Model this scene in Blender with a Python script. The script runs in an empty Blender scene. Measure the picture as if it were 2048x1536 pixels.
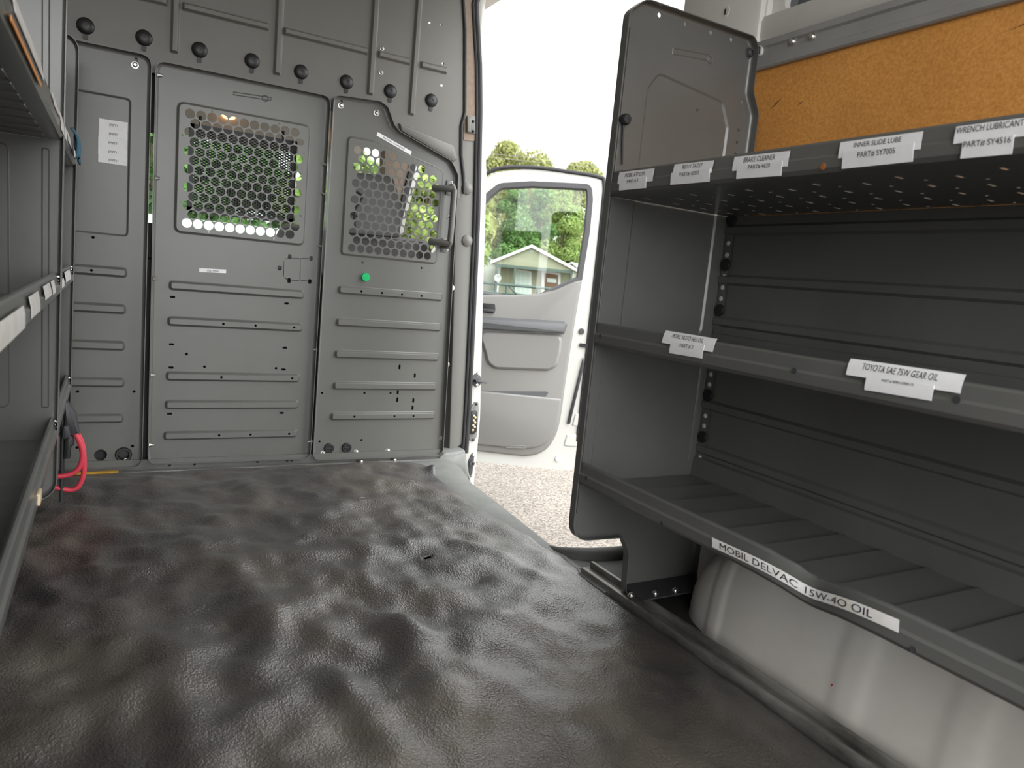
import bpy, bmesh, math, random
import numpy as np
from mathutils import Vector, Matrix, noise
from mathutils.geometry import delaunay_2d_cdt
random.seed(7)
PI = math.pi
scene = bpy.context.scene
col = scene.collection

# ------------------------------------------------------------------ camera (solved from the photograph's vanishing points)
CM = np.array([[0.87269548, -0.47932714, 0.09299518], [0.01278248, -0.16796681, -0.98570977], [0.48809755, 0.86141317, -0.14045689]])
FPX = 1437.75
CAM = np.array([0, 0, 0.80])
def ray(x, y): return CM.T @ np.array([(x - 1024) / FPX, (y - 768) / FPX, 1.0])

class Frame:
    """a plane in the van: origin, two in-plane axes and its normal"""
    def __init__(s, o, u, v):
        s.o = np.array(o, float); s.u = np.array(u, float); s.v = np.array(v, float)
        s.u /= np.linalg.norm(s.u); s.v /= np.linalg.norm(s.v); s.n = np.cross(s.u, s.v)
    def p(s, a, b, d=0.0): return tuple(s.o + s.u * a + s.v * b + s.n * d)
    def px(s, x, y, d=0.0):
        r = ray(x, y); o = s.o + s.n * d; t = ((o - CAM) @ s.n) / (r @ s.n); q = CAM + r * t - o
        return (float(q @ s.u), float(q @ s.v))
    def pxs(s, L, d=0.0): return [s.px(x, y, d) for x, y in L]
def FY(Y): return Frame((0, Y, 0), (1, 0, 0), (0, 0, 1))          # faces the back of the van
def FR(X): return Frame((X, 0, 0), (0, -1, 0), (0, 0, 1))         # faces left, seen from the aisle
def FL(X): return Frame((X, 0, 0), (0, 1, 0), (0, 0, 1))          # faces right
def FZ(Z): return Frame((0, 0, Z), (1, 0, 0), (0, 1, 0))          # faces up

# ------------------------------------------------------------------ materials
def mat(name, c, rough=0.5, metal=0.0, var=0.0, vscale=8.0, bump=0.0, bscale=200.0, c2=None, emit=None, spec=0.5, trans=0.0, coord='Object', stretch=(1, 1, 1), coat=0.0):
    m = bpy.data.materials.new(name); m.use_nodes = True
    nt = m.node_tree; N = nt.nodes; L = nt.links; b = N['Principled BSDF']
    b.inputs['Base Color'].default_value = (*c, 1); b.inputs['Roughness'].default_value = rough
    b.inputs['Metallic'].default_value = metal; b.inputs['Specular IOR Level'].default_value = spec
    b.inputs['Coat Weight'].default_value = coat; b.inputs['Coat Roughness'].default_value = 0.2
    if trans: b.inputs['Transmission Weight'].default_value = trans
    if emit: b.inputs['Emission Color'].default_value = (*emit[:3], 1); b.inputs['Emission Strength'].default_value = emit[3]
    if var or c2 or bump:
        tc = N.new('ShaderNodeTexCoord'); mp = N.new('ShaderNodeMapping'); L.new(tc.outputs[coord], mp.inputs[0]); mp.inputs['Scale'].default_value = stretch
    if var or c2:
        n = N.new('ShaderNodeTexNoise'); n.inputs['Scale'].default_value = vscale; n.inputs['Detail'].default_value = 8; n.inputs['Roughness'].default_value = 0.62
        L.new(mp.outputs[0], n.inputs['Vector'])
        r = N.new('ShaderNodeValToRGB'); r.color_ramp.elements[0].position = 0.32; r.color_ramp.elements[1].position = 0.68
        ca = c2 if c2 else tuple(x * (1 - var) for x in c); cb = c if c2 else tuple(min(1, x * (1 + var)) for x in c)
        r.color_ramp.elements[0].color = (*ca, 1); r.color_ramp.elements[1].color = (*cb, 1)
        L.new(n.outputs[0], r.inputs[0]); L.new(r.outputs[0], b.inputs['Base Color'])
    if bump:
        n2 = N.new('ShaderNodeTexNoise'); n2.inputs['Scale'].default_value = bscale; n2.inputs['Detail'].default_value = 3
        L.new(mp.outputs[0], n2.inputs['Vector'])
        bp = N.new('ShaderNodeBump'); bp.inputs['Strength'].default_value = bump; bp.inputs['Distance'].default_value = 0.002
        L.new(n2.outputs[0], bp.inputs['Height']); L.new(bp.outputs[0], b.inputs['Normal'])
    return m
PAINT = mat('grey_paint', (0.122, 0.122, 0.113), 0.32, var=0.07, vscale=3.0, bump=0.04, bscale=350)
PAINTD = mat('grey_shelf_paint', (0.112, 0.112, 0.106), 0.34, coat=0.45, var=0.09, vscale=4.0, bump=0.05, bscale=300)
UPPER = mat('grey_moulding', (0.135, 0.132, 0.119), 0.42, var=0.05, vscale=3.0, bump=0.12, bscale=500)
STEEL = mat('zinc_bolt', (0.72, 0.70, 0.66), 0.25, 1.0)
ALU = mat('aluminium', (0.62, 0.62, 0.60), 0.35, 1.0, var=0.25, vscale=14)
BLACKP = mat('black_plastic', (0.012, 0.012, 0.013), 0.45)
RUBBER = mat('black_rubber', (0.022, 0.022, 0.024), 0.6, bump=0.1, bscale=300)
GREYP = mat('grey_plastic', (0.17, 0.168, 0.155), 0.55, bump=0.15, bscale=700)
TRIM = mat('door_trim_grey', (0.185, 0.182, 0.172), 0.55, bump=0.1, bscale=500)
TRIMD = mat('door_trim_dark', (0.085, 0.088, 0.092), 0.55)
WHITE = mat('white_body_paint', (0.50, 0.50, 0.475), 0.25, coat=0.3)
PRIMER = mat('pale_grey_body', (0.74, 0.73, 0.70), 0.45, var=0.05, vscale=5)
ARCH = mat('dusty_white_arch', (0.74, 0.71, 0.66), 0.45, c2=(0.60, 0.565, 0.51), vscale=2.2)
PAPER = mat('white_paper', (0.86, 0.86, 0.88), 0.55, var=0.04, vscale=30)
TAPE = mat('worn_tape', (0.86, 0.86, 0.87), 0.4, c2=(0.72, 0.69, 0.62), vscale=22)
INK = mat('black_ink', (0.012, 0.012, 0.015), 0.7)
GREEN = mat('green_plastic', (0.0, 0.42, 0.13), 0.35)
RED = mat('red_cable_jacket', (0.62, 0.045, 0.075), 0.5)
CHARC = mat('charcoal_plastic', (0.05, 0.05, 0.055), 0.5)
BLUE = mat('blue_cloth', (0.05, 0.13, 0.19), 0.95, var=0.2, vscale=40)
TAN = mat('tan_headliner', (0.27, 0.21, 0.165), 0.95, var=0.12, vscale=60)
ORANGE = mat('orange_reflection', (0.9, 0.35, 0.06), 0.4)
YELLOW = mat('yellow_strip', (0.75, 0.42, 0.05), 0.5)
BRASS = mat('brass_pin', (0.85, 0.72, 0.42), 0.25, 0.9)
WOOD = mat('bare_wood', (0.72, 0.58, 0.38), 0.7)
RAIL = mat('worn_floor_rail', (0.46, 0.45, 0.42), 0.4, 0.5, c2=(0.09, 0.085, 0.075), vscale=13, stretch=(1, 0.35, 1))
SILL = mat('grey_sill_cover', (0.20, 0.206, 0.196), 0.5, var=0.15, vscale=9, bump=0.1, bscale=200)
SEAT = mat('grey_seat_fabric', (0.20, 0.195, 0.19), 0.95, var=0.25, vscale=80)
CABIN = mat('cab_plastic', (0.03, 0.03, 0.03), 0.7)
HEADL = mat('pale_headliner', (0.66, 0.62, 0.56), 0.95)
DARKF = mat('bare_floor', (0.03, 0.028, 0.025), 0.8)

def node_mat(name):
    m = bpy.data.materials.new(name); m.use_nodes = True
    nt = m.node_tree; return m, nt, nt.nodes, nt.links, nt.nodes['Principled BSDF']
def mk_board():
    m, nt, N, L, b = node_mat('hardboard'); b.inputs['Roughness'].default_value = 0.55
    tc = N.new('ShaderNodeTexCoord')
    n1 = N.new('ShaderNodeTexNoise'); n1.inputs['Scale'].default_value = 170; n1.inputs['Detail'].default_value = 6
    n2 = N.new('ShaderNodeTexNoise'); n2.inputs['Scale'].default_value = 4; n2.inputs['Detail'].default_value = 3
    L.new(tc.outputs['Object'], n1.inputs['Vector']); L.new(tc.outputs['Object'], n2.inputs['Vector'])
    r = N.new('ShaderNodeValToRGB'); e = r.color_ramp.elements
    e[0].position = 0.25; e[0].color = (0.68, 0.275, 0.05, 1); e[1].position = 0.8; e[1].color = (0.95, 0.47, 0.13, 1)
    L.new(n1.outputs[0], r.inputs[0])
    r2 = N.new('ShaderNodeValToRGB'); r2.color_ramp.elements[0].position = 0.3; r2.color_ramp.elements[0].color = (0.82, 0.80, 0.80, 1); r2.color_ramp.elements[1].position = 0.7; r2.color_ramp.elements[1].color = (1, 1, 1, 1)
    L.new(n2.outputs[0], r2.inputs[0])
    mx = N.new('ShaderNodeMix'); mx.data_type = 'RGBA'; mx.blend_type = 'MULTIPLY'; mx.inputs[0].default_value = 1
    L.new(r.outputs[0], mx.inputs[6]); L.new(r2.outputs[0], mx.inputs[7]); L.new(mx.outputs[2], b.inputs['Base Color'])
    return m
BOARD = mk_board()
def mk_mat_rubber():
    m, nt, N, L, b = node_mat('worn_rubber_mat')
    tc = N.new('ShaderNodeTexCoord')
    n = N.new('ShaderNodeTexNoise'); n.inputs['Scale'].default_value = 2.6; n.inputs['Detail'].default_value = 9; n.inputs['Roughness'].default_value = 0.6
    L.new(tc.outputs['Object'], n.inputs['Vector'])
    r = N.new('ShaderNodeValToRGB'); e = r.color_ramp.elements
    e[0].position = 0.36; e[0].color = (0.026, 0.024, 0.026, 1); e[1].position = 0.70; e[1].color = (0.105, 0.090, 0.072, 1)
    L.new(n.outputs[0], r.inputs[0])
    # pale scuffs
    w = N.new('ShaderNodeTexNoise'); w.inputs['Scale'].default_value = 9; w.inputs['Detail'].default_value = 10; w.inputs['Distortion'].default_value = 1.0
    L.new(tc.outputs['Object'], w.inputs['Vector'])
    rw = N.new('ShaderNodeValToRGB'); rw.color_ramp.elements[0].position = 0.62; rw.color_ramp.elements[0].color = (0, 0, 0, 1); rw.color_ramp.elements[1].position = 0.80; rw.color_ramp.elements[1].color = (0.45, 0.45, 0.45, 1)
    L.new(w.outputs[0], rw.inputs[0])
    mx = N.new('ShaderNodeMix'); mx.data_type = 'RGBA'; L.new(rw.outputs[0], mx.inputs[0]); L.new(r.outputs[0], mx.inputs[6]); mx.inputs[7].default_value = (0.16, 0.145, 0.115, 1)
    L.new(mx.outputs[2], b.inputs['Base Color'])
    rr = N.new('ShaderNodeMapRange'); rr.inputs[3].default_value = 0.30; rr.inputs[4].default_value = 0.42; L.new(n.outputs[0], rr.inputs[0]); L.new(rr.outputs[0], b.inputs['Roughness'])
    v = N.new('ShaderNodeTexVoronoi'); v.inputs['Scale'].default_value = 300; L.new(tc.outputs['Object'], v.inputs['Vector'])
    v2 = N.new('ShaderNodeTexVoronoi'); v2.inputs['Scale'].default_value = 150; L.new(tc.outputs['Object'], v2.inputs['Vector'])
    am = N.new('ShaderNodeMath'); am.operation = 'ADD'; L.new(v.outputs['Distance'], am.inputs[0]); L.new(v2.outputs['Distance'], am.inputs[1])
    bp = N.new('ShaderNodeBump'); bp.inputs['Strength'].default_value = 0.65; bp.inputs['Distance'].default_value = 0.0015
    L.new(am.outputs[0], bp.inputs['Height']); L.new(bp.outputs[0], b.inputs['Normal'])
    L.new(bp.outputs[0], b.inputs['Coat Normal'])
    b.inputs['Specular IOR Level'].default_value = 1.0; b.inputs['Coat Weight'].default_value = 0.9; b.inputs['Coat Roughness'].default_value = 0.33
    return m
MATR = mk_mat_rubber()
def mk_ground():
    m, nt, N, L, b = node_mat('old_asphalt'); b.inputs['Roughness'].default_value = 0.9
    tc = N.new('ShaderNodeTexCoord'); v = N.new('ShaderNodeTexVoronoi'); v.inputs['Scale'].default_value = 105; L.new(tc.outputs['Object'], v.inputs['Vector'])
    r = N.new('ShaderNodeValToRGB'); e = r.color_ramp.elements; e[0].position = 0.0; e[0].color = (0.12, 0.10, 0.085, 1); e[1].position = 1.0; e[1].color = (0.38, 0.345, 0.30, 1)
    sp = N.new('ShaderNodeSeparateColor'); L.new(v.outputs['Color'], sp.inputs[0]); L.new(sp.outputs[0], r.inputs[0])
    n = N.new('ShaderNodeTexNoise'); n.inputs['Scale'].default_value = 1.2; n.inputs['Detail'].default_value = 6; L.new(tc.outputs['Object'], n.inputs['Vector'])
    r2 = N.new('ShaderNodeValToRGB'); r2.color_ramp.elements[0].position = 0.3; r2.color_ramp.elements[0].color = (0.8, 0.8, 0.8, 1); r2.color_ramp.elements[1].position = 0.7
    L.new(n.outputs[0], r2.inputs[0])
    mx = N.new('ShaderNodeMix'); mx.data_type = 'RGBA'; mx.blend_type = 'MULTIPLY'; mx.inputs[0].default_value = 1
    L.new(r.outputs[0], mx.inputs[6]); L.new(r2.outputs[0], mx.inputs[7]); L.new(mx.outputs[2], b.inputs['Base Color'])
    return m
GROUND = mk_ground()
def mk_leaf(name, c, c2):
    m, nt, N, L, b = node_mat(name)
    g = N.new('ShaderNodeNewGeometry'); r = N.new('ShaderNodeValToRGB'); r.color_ramp.elements[0].color = (*c, 1); r.color_ramp.elements[1].color = (*c2, 1)
    L.new(g.outputs['Random Per Island'], r.inputs[0]); L.new(r.outputs[0], b.inputs['Base Color']); b.inputs['Roughness'].default_value = 0.7; b.inputs['Specular IOR Level'].default_value = 0.1
    t = N.new('ShaderNodeBsdfTranslucent'); L.new(r.outputs[0], t.inputs[0]); a = N.new('ShaderNodeMixShader'); a.inputs[0].default_value = 0.45
    L.new(b.outputs[0], a.inputs[1]); L.new(t.outputs[0], a.inputs[2]); L.new(a.outputs[0], N['Material Output'].inputs[0])
    return m
LEAFA = mk_leaf('maple_leaves', (0.074, 0.164, 0.049), (0.213, 0.344, 0.123))
LEAFB = mk_leaf('lime_leaves', (0.164, 0.254, 0.066), (0.394, 0.476, 0.18))
LEAFC = mk_leaf('olive_leaves', (0.156, 0.184, 0.057), (0.41, 0.426, 0.18))
BARK = mat('bark', (0.13, 0.10, 0.07), 0.9, var=0.3, vscale=10)
def mk_glass(name, tint, alpha):
    m, nt, N, L, b = node_mat(name)
    t = N.new('ShaderNodeBsdfTransparent'); t.inputs[0].default_value = (*tint, 1)
    g = N.new('ShaderNodeBsdfGlossy'); g.inputs['Roughness'].default_value = 0.02
    a = N.new('ShaderNodeMixShader'); a.inputs[0].default_value = 0.06; L.new(t.outputs[0], a.inputs[1]); L.new(g.outputs[0], a.inputs[2]); L.new(a.outputs[0], N['Material Output'].inputs[0])
    return m
GLASS = mk_glass('tinted_glass', (0.86, 0.93, 0.88), 0)

# ------------------------------------------------------------------ mesh builder
def wloc(o):
    v = Vector((0, 0, 0))
    while o: v += o.location; o = o.parent
    return v
class MB:
    def __init__(s): s.v = []; s.f = []; s.m = []
    def add(s, vs, fs, mi=0):
        k = len(s.v); s.v += [tuple(map(float, q)) for q in vs]; s.f += [tuple(i + k for i in f) for f in fs]; s.m += [mi] * len(fs); return s
    def box(s, lo, hi, bev=0.0, mi=0, rot=None):
        lo = Vector(lo); hi = Vector(hi); bm = bmesh.new(); bmesh.ops.create_cube(bm, size=1)
        for v in bm.verts: v.co = Vector([v.co[i] * (hi[i] - lo[i]) for i in range(3)])
        if bev: bmesh.ops.bevel(bm, geom=bm.edges[:], offset=bev, segments=2, profile=0.5, affect='EDGES')
        bm.verts.index_update(); c = (lo + hi) / 2
        s.add([(rot @ v.co if rot else v.co) + c for v in bm.verts], [[v.index for v in f.verts] for f in bm.faces], mi); bm.free(); return s
    def tube(s, pts, r, seg=10, mi=0, cap=True):
        P = [Vector(p) for p in pts]; rr = r if isinstance(r, (list, tuple)) else [r] * len(P)
        vs = []; fs = []; up = None
        for i, p in enumerate(P):
            t = (P[min(i + 1, len(P) - 1)] - P[max(i - 1, 0)]).normalized()
            if up is None: up = t.orthogonal().normalized()
            up = (up - t * up.dot(t)).normalized(); w = t.cross(up)
            for k in range(seg):
                a = 2 * PI * k / seg; vs.append(p + (up * math.cos(a) + w * math.sin(a)) * rr[i])
        for i in range(len(P) - 1):
            for k in range(seg):
                k2 = (k + 1) % seg; fs.append((i * seg + k, i * seg + k2, (i + 1) * seg + k2, (i + 1) * seg + k))
        if cap: fs.append(tuple(range(seg))[::-1]); fs.append(tuple((len(P) - 1) * seg + k for k in range(seg)))
        return s.add(vs, fs, mi)
    def lathe(s, o, ax, prof, seg=18, mi=0):
        """profile of (radius, height) along an axis from o"""
        ax = Vector(ax).normalized(); u = ax.orthogonal().normalized(); w = ax.cross(u); o = Vector(o); vs = []; fs = []
        for r, h in prof:
            for k in range(seg):
                a = 2 * PI * k / seg; vs.append(o + ax * h + (u * math.cos(a) + w * math.sin(a)) * max(r, 1e-5))
        n = len(prof)
        for i in range(n - 1):
            for k in range(seg):
                k2 = (k + 1) % seg; fs.append((i * seg + k, i * seg + k2, (i + 1) * seg + k2, (i + 1) * seg + k))
        fs.append(tuple((n - 1) * seg + k for k in range(seg)))
        return s.add(vs, fs, mi)
    def prism(s, F, poly, d0, d1, mi=0, bev=0.0):
        poly = ccw(poly); n = len(poly); vs = [F.p(a, b, d0) for a, b in poly]; fs = [tuple(range(n))[::-1]]
        rings = [(poly, d1)] if not bev else [(poly, d1 - bev), (inset(poly, bev * 0.3), d1 - bev * 0.3), (inset(poly, bev), d1)]
        for pl, d in rings: vs += [F.p(a, b, d) for a, b in pl]
        for r in range(len(rings)):
            for i in range(n):
                j = (i + 1) % n; fs.append((r * n + i, r * n + j, (r + 1) * n + j, (r + 1) * n + i))
        fs.append(tuple(len(rings) * n + i for i in range(n)))
        return s.add(vs, fs, mi)
    def sheet(s, F, outer, holes, d, t=0.0015, mi=0, wall=True):
        """flat plate with real holes; hole walls go back by t"""
        outer = ccw(outer); loops = [outer] + [ccw(h) for h in holes]
        V = []; E = []
        for lp in loops:
            k = len(V); V += [Vector(q) for q in lp]; E += [(k + i, k + (i + 1) % len(lp)) for i in range(len(lp))]
        v2, e2, f2, ov, oe, of = delaunay_2d_cdt(V, E, [], 0, 1e-6)
        bb = [(min(q[0] for q in l), max(q[0] for q in l), min(q[1] for q in l), max(q[1] for q in l)) for l in loops]
        keep = []
        for f in f2:
            cx = sum(v2[i][0] for i in f) / 3; cy = sum(v2[i][1] for i in f) / 3
            if not inside(outer, cx, cy): continue
            if any(b[0] <= cx <= b[1] and b[2] <= cy <= b[3] and inside(l, cx, cy) for l, b in zip(loops[1:], bb[1:])): continue
            a = (v2[f[1]] - v2[f[0]]).cross(v2[f[2]] - v2[f[0]])
            keep.append(tuple(f) if a > 0 else tuple(f)[::-1])
        s.add([F.p(q[0], q[1], d) for q in v2], keep, mi)
        if wall:
            for l in loops[1:]:
                n = len(l); s.add([F.p(a, b, d) for a, b in l] + [F.p(a, b, d - t) for a, b in l], [(i, (i + 1) % n, n + (i + 1) % n, n + i) for i in range(n)], mi)
        return s
    def rings(s, F, rs, mi=0):
        """loft a list of (loop, depth)"""
        n = len(rs[0][0]); vs = []; fs = []
        for l, d in rs: vs += [F.p(a, b, d) for a, b in l]
        for r in range(len(rs) - 1):
            for i in range(n):
                j = (i + 1) % n; fs.append((r * n + i, r * n + j, (r + 1) * n + j, (r + 1) * n + i))
        return s.add(vs, fs, mi)
    def grid(s, fn, nu, nv, mi=0):
        vs = [fn(i / nu, j / nv) for j in range(nv + 1) for i in range(nu + 1)]
        fs = [(j * (nu + 1) + i, j * (nu + 1) + i + 1, (j + 1) * (nu + 1) + i + 1, (j + 1) * (nu + 1) + i) for j in range(nv) for i in range(nu)]
        return s.add(vs, fs, mi)
    def build(s, name, mats, parent=None, origin=None, angle=35, label=None, cat=None, group=None, kind=None):
        me = bpy.data.meshes.new(name); o = bpy.data.objects.new(name, me); col.objects.link(o)
        if parent: o.parent = parent; off = wloc(parent)
        else:
            if origin is None:
                a = np.array(s.v); origin = ((a[:, 0].min() + a[:, 0].max()) / 2, (a[:, 1].min() + a[:, 1].max()) / 2, a[:, 2].min())
            o.location = origin; off = Vector(origin)
        me.from_pydata([(q[0] - off.x, q[1] - off.y, q[2] - off.z) for q in s.v], [], s.f)
        for m in (mats if isinstance(mats, (list, tuple)) else [mats]): me.materials.append(m)
        me.polygons.foreach_set('material_index', s.m); me.polygons.foreach_set('use_smooth', [True] * len(s.f))
        me.update(); me.set_sharp_from_angle(angle=math.radians(angle))
        tag(o, label, cat, group, kind); return o
def tag(o, label=None, cat=None, group=None, kind=None):
    for k, v in (('label', label), ('category', cat), ('group', group), ('kind', kind)):
        if v: o[k] = v
def thing(name, loc, label, cat, group=None):
    o = bpy.data.objects.new(name, None); o.empty_display_size = 0.05; col.objects.link(o); o.location = loc; tag(o, label, cat, group); return o

# ------------------------------------------------------------------ 2D helpers
def area(p): return sum(p[i][0] * p[(i + 1) % len(p)][1] - p[(i + 1) % len(p)][0] * p[i][1] for i in range(len(p))) / 2
def ccw(p): return list(p) if area(p) > 0 else list(p)[::-1]
def inside(p, x, y):
    c = False; n = len(p); j = n - 1
    for i in range(n):
        xi, yi = p[i]; xj, yj = p[j]
        if (yi > y) != (yj > y) and x < (xj - xi) * (y - yi) / (yj - yi) + xi: c = not c
        j = i
    return c
def inset(p, d):
    p = ccw(p); n = len(p); out = []
    for i in range(n):
        a = Vector(p[i - 1]); b = Vector(p[i]); c = Vector(p[(i + 1) % n])
        e1 = (b - a).normalized(); e2 = (c - b).normalized(); n1 = Vector((-e1.y, e1.x)); n2 = Vector((-e2.y, e2.x)); m = n1 + n2
        m = m / max(0.3, (1 + n1.dot(n2))); out.append(tuple(b + m * d))
    return out
def rpoly(pts, r, seg=6):
    pts = ccw(pts) if not isinstance(r, (list, tuple)) else list(pts); n = len(pts); out = []
    for i in range(n):
        a = Vector(pts[i - 1]); b = Vector(pts[i]); c = Vector(pts[(i + 1) % n]); R = r[i] if isinstance(r, (list, tuple)) else r
        u = (a - b); w = (c - b); lu = u.length; lw = w.length; u /= lu; w /= lw; an = u.angle(w)
        if R < 1e-6 or abs(an - PI) < 0.02: out.append(tuple(b)); continue
        t = min(R / math.tan(an / 2), lu * 0.48, lw * 0.48); p0 = b + u * t; p1 = b + w * t
        for k in range(seg + 1):
            q = k / seg; out.append(tuple(p0 * (1 - q) ** 2 + b * (2 * q * (1 - q)) + p1 * q * q))
    return out
def rect(x0, z0, x1, z1, r=0.01, seg=5): return rpoly([(x0, z0), (x1, z0), (x1, z1), (x0, z1)], r, seg)
def circ(x, y, r, n=14): return [(x + r * math.cos(2 * PI * k / n), y + r * math.sin(2 * PI * k / n)) for k in range(n)]
def oblong(x, y, w, h, n=5): return rect(x - w / 2, y - h / 2, x + w / 2, y + h / 2, min(w, h) * 0.5, n)

def spl(P, k=8):
    P = [Vector(q) for q in P]; out = []
    for i in range(len(P) - 1):
        a = P[max(i - 1, 0)]; b = P[i]; c = P[i + 1]; d = P[min(i + 2, len(P) - 1)]
        for j in range(k):
            t = j / k; out.append(0.5 * ((2 * b) + (c - a) * t + (2 * a - 5 * b + 4 * c - d) * t * t + (3 * b - a - 3 * c + d) * t ** 3))
    return out + [P[-1]]
# ------------------------------------------------------------------ pressed steel pan
def pan_mesh(F, outline, embs, holes, R=0.010, H=0.025, t=0.0022):
    """embs: (loop, slope, height, holes)"""
    mb = MB(); outline = ccw(outline)
    prof = [(R, 0.0)] + [(R * (1 - math.sin(a)), R * (1 - math.cos(a))) for a in (PI / 8, PI / 4, 3 * PI / 8)] + [(0.0, R), (0.0, H), (-t, H), (-t, 0.0)]
    mb.rings(F, [(inset(outline, d) if abs(d) > 1e-9 else outline, h) for d, h in prof][::-1])
    mb.f = [f[::-1] for f in mb.f]
    mb.sheet(F, inset(outline, R), [e[0] for e in embs] + holes, 0.0, wall=False)
    for h in holes:
        h = ccw(h); n = len(h); mb.add([F.p(a, b, 0) for a, b in h] + [F.p(a, b, -0.002) for a, b in h], [(i, (i + 1) % n, n + (i + 1) % n, n + i) for i in range(n)])
    for lp, sl, e, hh in embs:
        lp = ccw(lp); mb.rings(F, [(lp, 0.0), (inset(lp, sl * 0.3), e * 0.12), (inset(lp, sl * 0.75), e * 0.85), (inset(lp, sl), e)])
        mb.sheet(F, inset(lp, sl), hh, e, t=0.002)
    return mb
def bolt(F, a, b, parent, d=0.0, r=0.009, name='bolt', m=None):
    mb = MB(); mb.lathe(F.p(a, b, d), F.n, [(r * 1.25, 0), (r * 1.25, 0.0018), (r * 0.95, 0.002), (r * 0.9, 0.005), (r * 0.7, 0.0075), (r * 0.45, 0.0085), (r * 0.42, 0.0055), (0.0003, 0.0055)], 14)
    return mb.build(name, m or STEEL, parent)

# ------------------------------------------------------------------ lettering
_font_cache = {}
def text_mesh(s):
    if s in _font_cache: return _font_cache[s]
    cu = bpy.data.curves.new('lettering', 'FONT'); cu.body = s; cu.size = 1; cu.resolution_u = 4
    o = bpy.data.objects.new('lettering', cu); col.objects.link(o); dg = bpy.context.evaluated_depsgraph_get()
    me = bpy.data.meshes.new_from_object(o.evaluated_get(dg)); V = [tuple(v.co[:2]) for v in me.vertices]; Fc = [tuple(p.vertices) for p in me.polygons]
    bpy.data.objects.remove(o); bpy.data.curves.remove(cu); bpy.data.meshes.remove(me)
    xs = [v[0] for v in V]; ys = [v[1] for v in V]; x0, x1, y0, y1 = min(xs), max(xs), min(ys), max(ys)
    V = [((x - x0) / (x1 - x0), (y - y0) / (y1 - y0)) for x, y in V]
    _font_cache[s] = (V, Fc); return V, Fc
def sticker(parent, conf, TL, TR, BL, s, box, label=None, mats=None, name='sticker', nu=8, nv=3, lift=0.0):
    """box = text area as fractions (x0, x1, y0, y1) measured from the bottom left; conf maps in-plane (a, b, offset) to the place"""
    TL, TR, BL = (np.array(q) for q in (TL, TR, BL))
    def at(x, y): return BL + (TR - TL) * x + (TL - BL) * y
    mb = MB(); mb.grid(lambda u, v: conf(*at(u, v), 0.0006 + lift), nu, nv)
    edge = [(i / nu, 0) for i in range(nu)] + [(1, j / nv) for j in range(nv)] + [(1 - i / nu, 1) for i in range(nu)] + [(0, 1 - j / nv) for j in range(nv)]
    n = len(edge); mb.add([conf(*at(*e), 0.0006 + lift) for e in edge] + [conf(*at(*e), 0.0001 + lift * 0.5) for e in edge], [(i, n + i, n + (i + 1) % n, (i + 1) % n) for i in range(n)])
    if s:
        V, Fc = text_mesh(s); x0, x1, y0, y1 = box
        mb.add([conf(*at(x0 + (x1 - x0) * a, y0 + (y1 - y0) * b), 0.0012 + lift) for a, b in V], Fc, 1)
    return mb.build(name, mats or [PAPER, INK], parent, label=label)

# ================================================================== PARTITION
D = 2.83
FP = FY(D); HF = 0.025
def U(x, y, d=0.0): return FP.px(x, y, d)
def rib(p0, p1, h=0.036, holes=()):
    """p0, p1: pixels of the rib's ends on its centre line"""
    a = U(*p0); b = U(*p1); z = (a[1] + b[1]) / 2
    return (rect(a[0], z - h / 2, b[0], z + h / 2, h * 0.42, 5), 0.009, 0.012, [circ(*(U(x, y)[0], z), 0.0045, 10) for x, y in holes])
def hole(x, y, r=0.005): return circ(*U(x, y), r, 12)
def slot(x, y, w, h): return oblong(*U(x, y), w, h)
def conf_p(a, b, o): return FP.p(a, b, o)

# -- left pan
lp = thing('partition_panel', (-0.15, D, 0.02), 'narrow left grey steel partition panel with five white EMPTY stickers', 'partition panel', 'pressed steel partition panels')
out = [(-0.46, 0.022), (0.103, 0.022), (0.106, 1.425), (-0.46, 1.425)]
xl0 = -0.40
def ribl(y, xr, hs=()):
    b = U(xr, y); return (rect(xl0, b[1] - 0.018, b[0], b[1] + 0.018, 0.015, 5), 0.009, 0.012, [circ(U(*q)[0], b[1], 0.0045, 10) for q in hs])
wt = [U(147, 184), U(172, 178), U(263, 197), U(257, 470), U(140, 463)]
wl = rpoly([(xl0, wt[2][1]), (xl0, wt[4][1]), (wt[3][0], wt[4][1]), (wt[2][0], wt[2][1])], 0.018)
m = pan_mesh(FP, rpoly(out, 0.035), [(wl, 0.007, -0.006, [])] + [ribl(y, x, h) for y, x, h in ((546, 255, [(183, 542)]), (619, 253, []), (692, 251, []), (765, 250, []), (836, 248, []))],
    [hole(186, 475), hole(155, 783), hole(268, 783), hole(154, 895), hole(265, 892), circ(*U(201, 910), 0.020, 20), circ(*U(247, 909), 0.019, 20), slot(272, 122, 0.009, 0.026)])
m.build('panel_sheet', PAINT, lp)
bolt(FP, *U(270, 130), lp); bolt(FP, *U(253, 922), lp)
g = MB(); g.lathe(FP.p(*U(247, 909)), FP.n, [(0.027, 0.0), (0.027, 0.003), (0.024, 0.006), (0.019, 0.006), (0.017, 0.0), (0.017, -0.02)], 22); g.build('grommet', BLACKP, lp)
for i in range(5):
    y = 236 + 17.9 * i; dx = [0, -0.6, -1.4, -1.6, -1.4][i]
    sticker(lp, lambda a, b, o: FP.p(a, b, o - 0.006), U(198 + dx, y), U(255.8 + dx, y + 8.6), U(197.6 + dx, y + (18 if i < 4 else 16)), 'EMPTY', (0.36, 0.66, 0.30, 0.58), 'white sticker reading EMPTY' , lift=0.0004 * i)

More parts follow.
